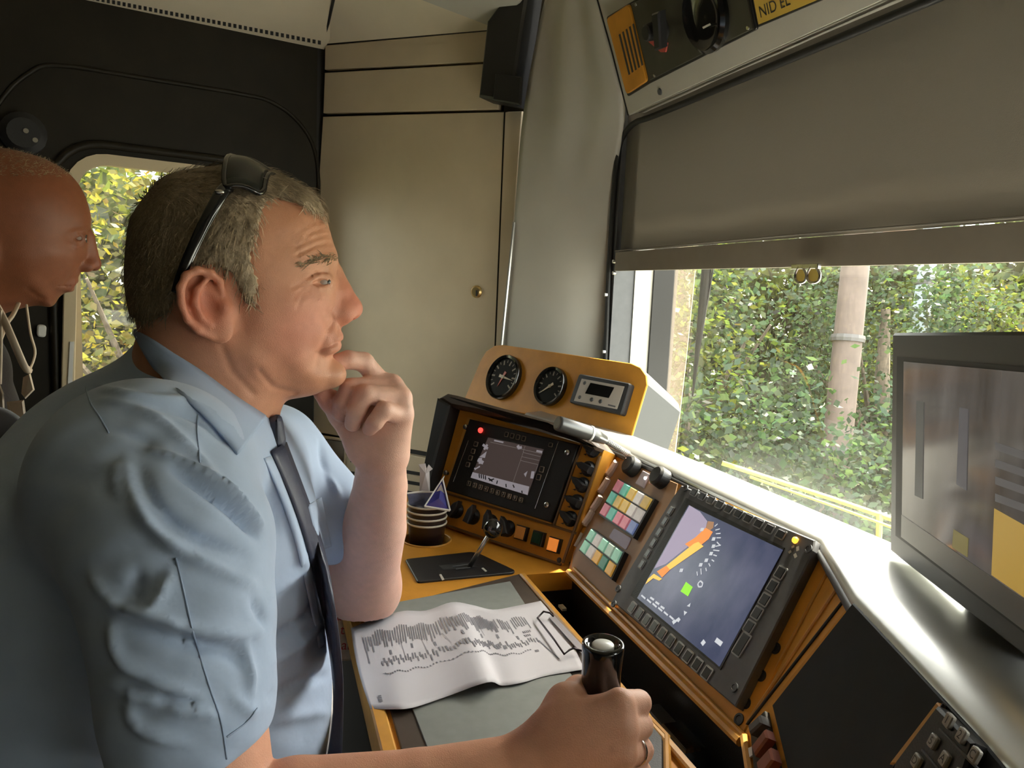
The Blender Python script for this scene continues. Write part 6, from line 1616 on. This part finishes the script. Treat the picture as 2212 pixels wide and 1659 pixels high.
cs[2] = 0; Geo().lathe(cs, Z3, [(.16, 0), (.16, .03), (.05, .05), (.05, .40)], 20).build('pedestal', M_BLK, st)

# ------------------------------------------------------------------ second man by the door
D2 = 1.30
FR2 = Frame(60, 500)
D2b = 1.15
P2 = thing('person', toW(LP(-40, 1400, D2b))*V(1, 1, 0)+V(0, 0, .0), 'bald man in dark jacket with pale straps leaning in by the door', 'person')
f2 = [(13, 321), (63, 332), (105, 347), (147, 373), (174, 404), (190, 440), (198, 477), (194, 495), (190, 507), (190, 530), (186, 560), (176, 586), (167, 602), (160, 612), (153, 620), (147, 630), (131, 638), (123, 650), (117, 660), (105, 664), (80, 660), (40, 668), (-10, 690), (-60, 760), (-200, 760), (-235, 600), (-240, 480), (-200, 380), (-120, 325), (-50, 316)]
def W2(u, v): return .078-.010*sstep(u, 40, 170)-.012*sstep(v, 540, 640)
H2 = Head(f2, FR2, D2, .0022, .10, W2, .088)
H2.g(168, 515, .035, 15, 11, -.0065); H2.g(120, 545, .055, 26, 20, .003); H2.g(172, 570, .02, 8, 18, -.004); H2.g(60, 470, .06, 30, 40, -.003); H2.g(176, 490, .03, 24, 6, .003, 10); H2.g(70, 620, .06, 40, 18, .003, -20)
H2.groove([(168, 578, .025), (150, 600, .035), (138, 618, .04)], .003, -.0025); H2.groove([(115, 655, .03), (80, 640, .05), (60, 625, .055)], .003, -.0015)
H2.inflate(.0035); f = H2.f; hl = H2.hl
f.cap(hl(191, 512, 0), hl(200, 560, 0), .0085, .0095, .010); f.ell(hl(200, 572, 0), (.0115, .0095, .0105), k=.007); f.ell(hl(186, 576, .011), (.0105, .0085, .0075), k=.005); f.ell(hl(196, 584, .006), (.0055, .0035, .0035), k=.002, sub=True)
f.chain([hl(163, 608, 0), hl(156, 611, .014), hl(125, 616, .029)], [.0036, .0034, .001], .006); f.chain([hl(154, 624, 0), hl(148, 622, .014), hl(125, 619, .028)], [.0040, .0036, .001], .006)
f.chain([hl(166, 614, 0), hl(150, 616, .018), hl(122, 617, .033)], [.0012, .0012, .001], .0015, sub=True)
on = H2.on; ec2 = hl(169, 515, H2.ys(168, 515)-.0088)
l1 = [on(181, 511, .0005), on(174, 508, .0015), on(164, 508, .002), on(150, 514, .0)]; l2 = [on(180, 519, .0), on(170, 523, .0008), on(160, 522, .0005), on(152, 518, .0)]; sl2 = [on(179, 515, .003), on(171, 515, .0038), on(162, 515, .003)]
bg2 = [on(178, 530, 0), on(164, 533, 0), on(150, 527, 0)]
f.ell(ec2, (.0124,)*3, k=.004)
f.chain(l1, [.0022, .0032, .003, .0016], .003); f.chain(l2, [.0018, .0026, .0022, .0014], .003); f.chain(bg2, [.001, .002, .001], .004); f.chain(sl2, [.0016, .0026, .0014], .0012, sub=True)
# ear (just outside the frame)
f.ell(hl(-52, 545, .078), (.022, .033, .008), k=.008); f.ell(hl(-48, 548, .087), (.010, .014, .007), k=.003, sub=True)
g2v, g2f = H2.full().mesh(); g2v = FR2.toL(relax(g2v, g2f, 2, .45))
def HY2(u, v, y): return FR2.toL(FR2.pt(u, v, D2-y))
c2 = skin_tint(g2v, (.23, .078, .032), [(HY2(200, 570, 0), .02, (.27, .07, .036), .6), (HY2(140, 560, .05), .035, (.29, .105, .055), .5), (HY2(155, 617, .01), .014, (.24, .07, .045), .6), (HY2(60, 380, .05), .09, (.21, .062, .022), .6)])
# resting forearm and hand on the seat edge, seen at the left rim of the photo
b2v, b2f, b2c = g2v, g2f, c2
mk('body', toW(b2v), b2f, M_SKIN, P2, smooth=True, col=b2c)
for s_ in (1, -1):
    c_ = np.array([ec2[0], ec2[1], D2-s_*ec2[2]]); eo = Geo().sphere(FR2.toW(c_), .0118, 16).build('eyeball', mat('eye_white', (.42, .33, .28), .3), P2, smooth=True)
    look = nrm(np.array([.95, .05, -s_*.3])); Geo().lathe(FR2.toW(c_+look*.0100), look@FR2.B, [(.0062, 0), (.0055, .0013), (.0, .0022)], 14, capends=False).build('iris', mat('iris', (.06, .065, .06), .12), eo, smooth=True)
n2 = vnormals(g2v, g2f); pu2, pv2 = uvp(g2v); topm = (pv2 < 380) & (pu2 < 155)
strands(g2v[topm], n2[topm], 2600, .0045, .0016, lambda p: np.tile(np.array([.5, .2, 0]), (len(p), 1)), lambda p: np.tile([.40, .33, .20], (len(p), 1)), 'hair_stubble', M_HAIR, P2, .00022)
# jacket
f = Field(LP(-560, 1480, D2b)*V(1, 1, 0)+V(0, 0, .72), LP(120, 640, D2b)*V(1, 1, 0)+V(0, 0, 1.55), .006)
f.ell(LP(-200, 1150, 1.20), (.165, .36, .17), k=.05); f.cap(LP(-120, 800, 1.16), LP(-170, 960, 1.18), .085, .14, .05)
f.cap(LP(-190, 900, 1.0), LP(-160, 900, 1.40), .075, .075, .05)
f.chain([LP(-190, 920, 1.0), LP(-130, 1150, .97)], [.065, .058], .03)
f.chain([LP(-110, 900, 1.40), LP(20, 1020, 1.36), LP(30, 1040, 1.2)], [.06, .05, .045], .03)
jv, jf = f.mesh(); jv = relax(jv, jf, 2); M_JAC = mat('dark_jacket', (.018, .012, .011), .8, bump=.3, bscale=300)
mk('jacket', toW(jv), jf, M_JAC, P2, smooth=True)
bvj = BVHTree.FromPolygons([tuple(x) for x in toW(jv)], [tuple(int(i) for i in q) for q in jf])
M_STRAP = mat('pale_strap', (.72, .60, .46), .6)
def strap(nm, px, dd, r_, m=M_STRAP, flat=.25):
    P_ = smoothpath(np.array([LP(u, v, d_) for (u, v), d_ in zip(px, dd)]), 20)
    return Geo().tube(toW(P_), r_, 8, flat=(BAS[2], flat)).build(nm, m, P2, smooth=True)
strap('strap', [(-20, 640), (8, 690), (30, 740), (52, 790), (62, 800)], [1.04, 1.03, 1.03, 1.04, 1.05], .0055)
strap('strap', [(40, 655), (28, 680), (14, 700), (0, 735)], [1.06, 1.05, 1.04, 1.03], .0035)
strap('cord', [(57, 658), (66, 720), (76, 762), (64, 800)], [1.06, 1.05, 1.05, 1.05], .0016, flat=1)
strap('cord', [(2, 670), (3, 740), (1, 830)], [1.03, 1.03, 1.03], .0016, flat=1)
fl = np.array([toW(LP(u, v, d_)) for u, v, d_ in ((50, 815, 1.06), (66, 806, 1.05), (75, 842, 1.05), (55, 862, 1.05), (46, 850, 1.06))])
Geo().prism(fl, nrm(CP-fl.mean(0)), -.004, .004, .002).build('jacket_tab', M_STRAP, P2)
Geo().prism(np.array([toW(LP(u, v, d_)) for u, v, d_ in ((-12, 800, 1.05), (8, 850, 1.05), (14, 950, 1.06), (-20, 960, 1.06))]), nrm(CP-fl.mean(0)), -.004, .004, .002).build('jacket_lining', mat('jacket_lining', (.45, .38, .30), .7), P2)
fl2 = np.array([toW(LP(u, v, d_)) for u, v, d_ in ((14, 868, 1.08), (52, 864, 1.08), (60, 925, 1.07), (40, 960, 1.07), (22, 925, 1.07))])
Geo().prism(fl2, nrm(CP-fl2.mean(0)), -.02, .004, .003).build('shirt_hem', mat('jacket_lining', (.45, .38, .30), .7), P2)
f = Field(LP(-120, 1100, 1.0)*V(1, 1, 0)+V(0, 0, .93), LP(70, 880, 1.0)*V(1, 1, 0)+V(0, 0, 1.12), .004)
f.chain([LP(-90, 1000, 1.03), LP(-10, 940, 1.02), LP(30, 945, 1.02)], [.04, .034, .022], .015); cv, cf = f.mesh()
mk('sleeve_cuff', toW(cv), cf, mat('dark_sleeve', (.02, .02, .024), .6), P2, smooth=True)
strap('cuff_stripe', [(-2, 962), (20, 955), (46, 966)], [.995, .988, .985], .006, M_WHITE)
strap('cuff_stripe', [(14, 945), (30, 940), (48, 950)], [.996, .992, .992], .004, M_WHITE)
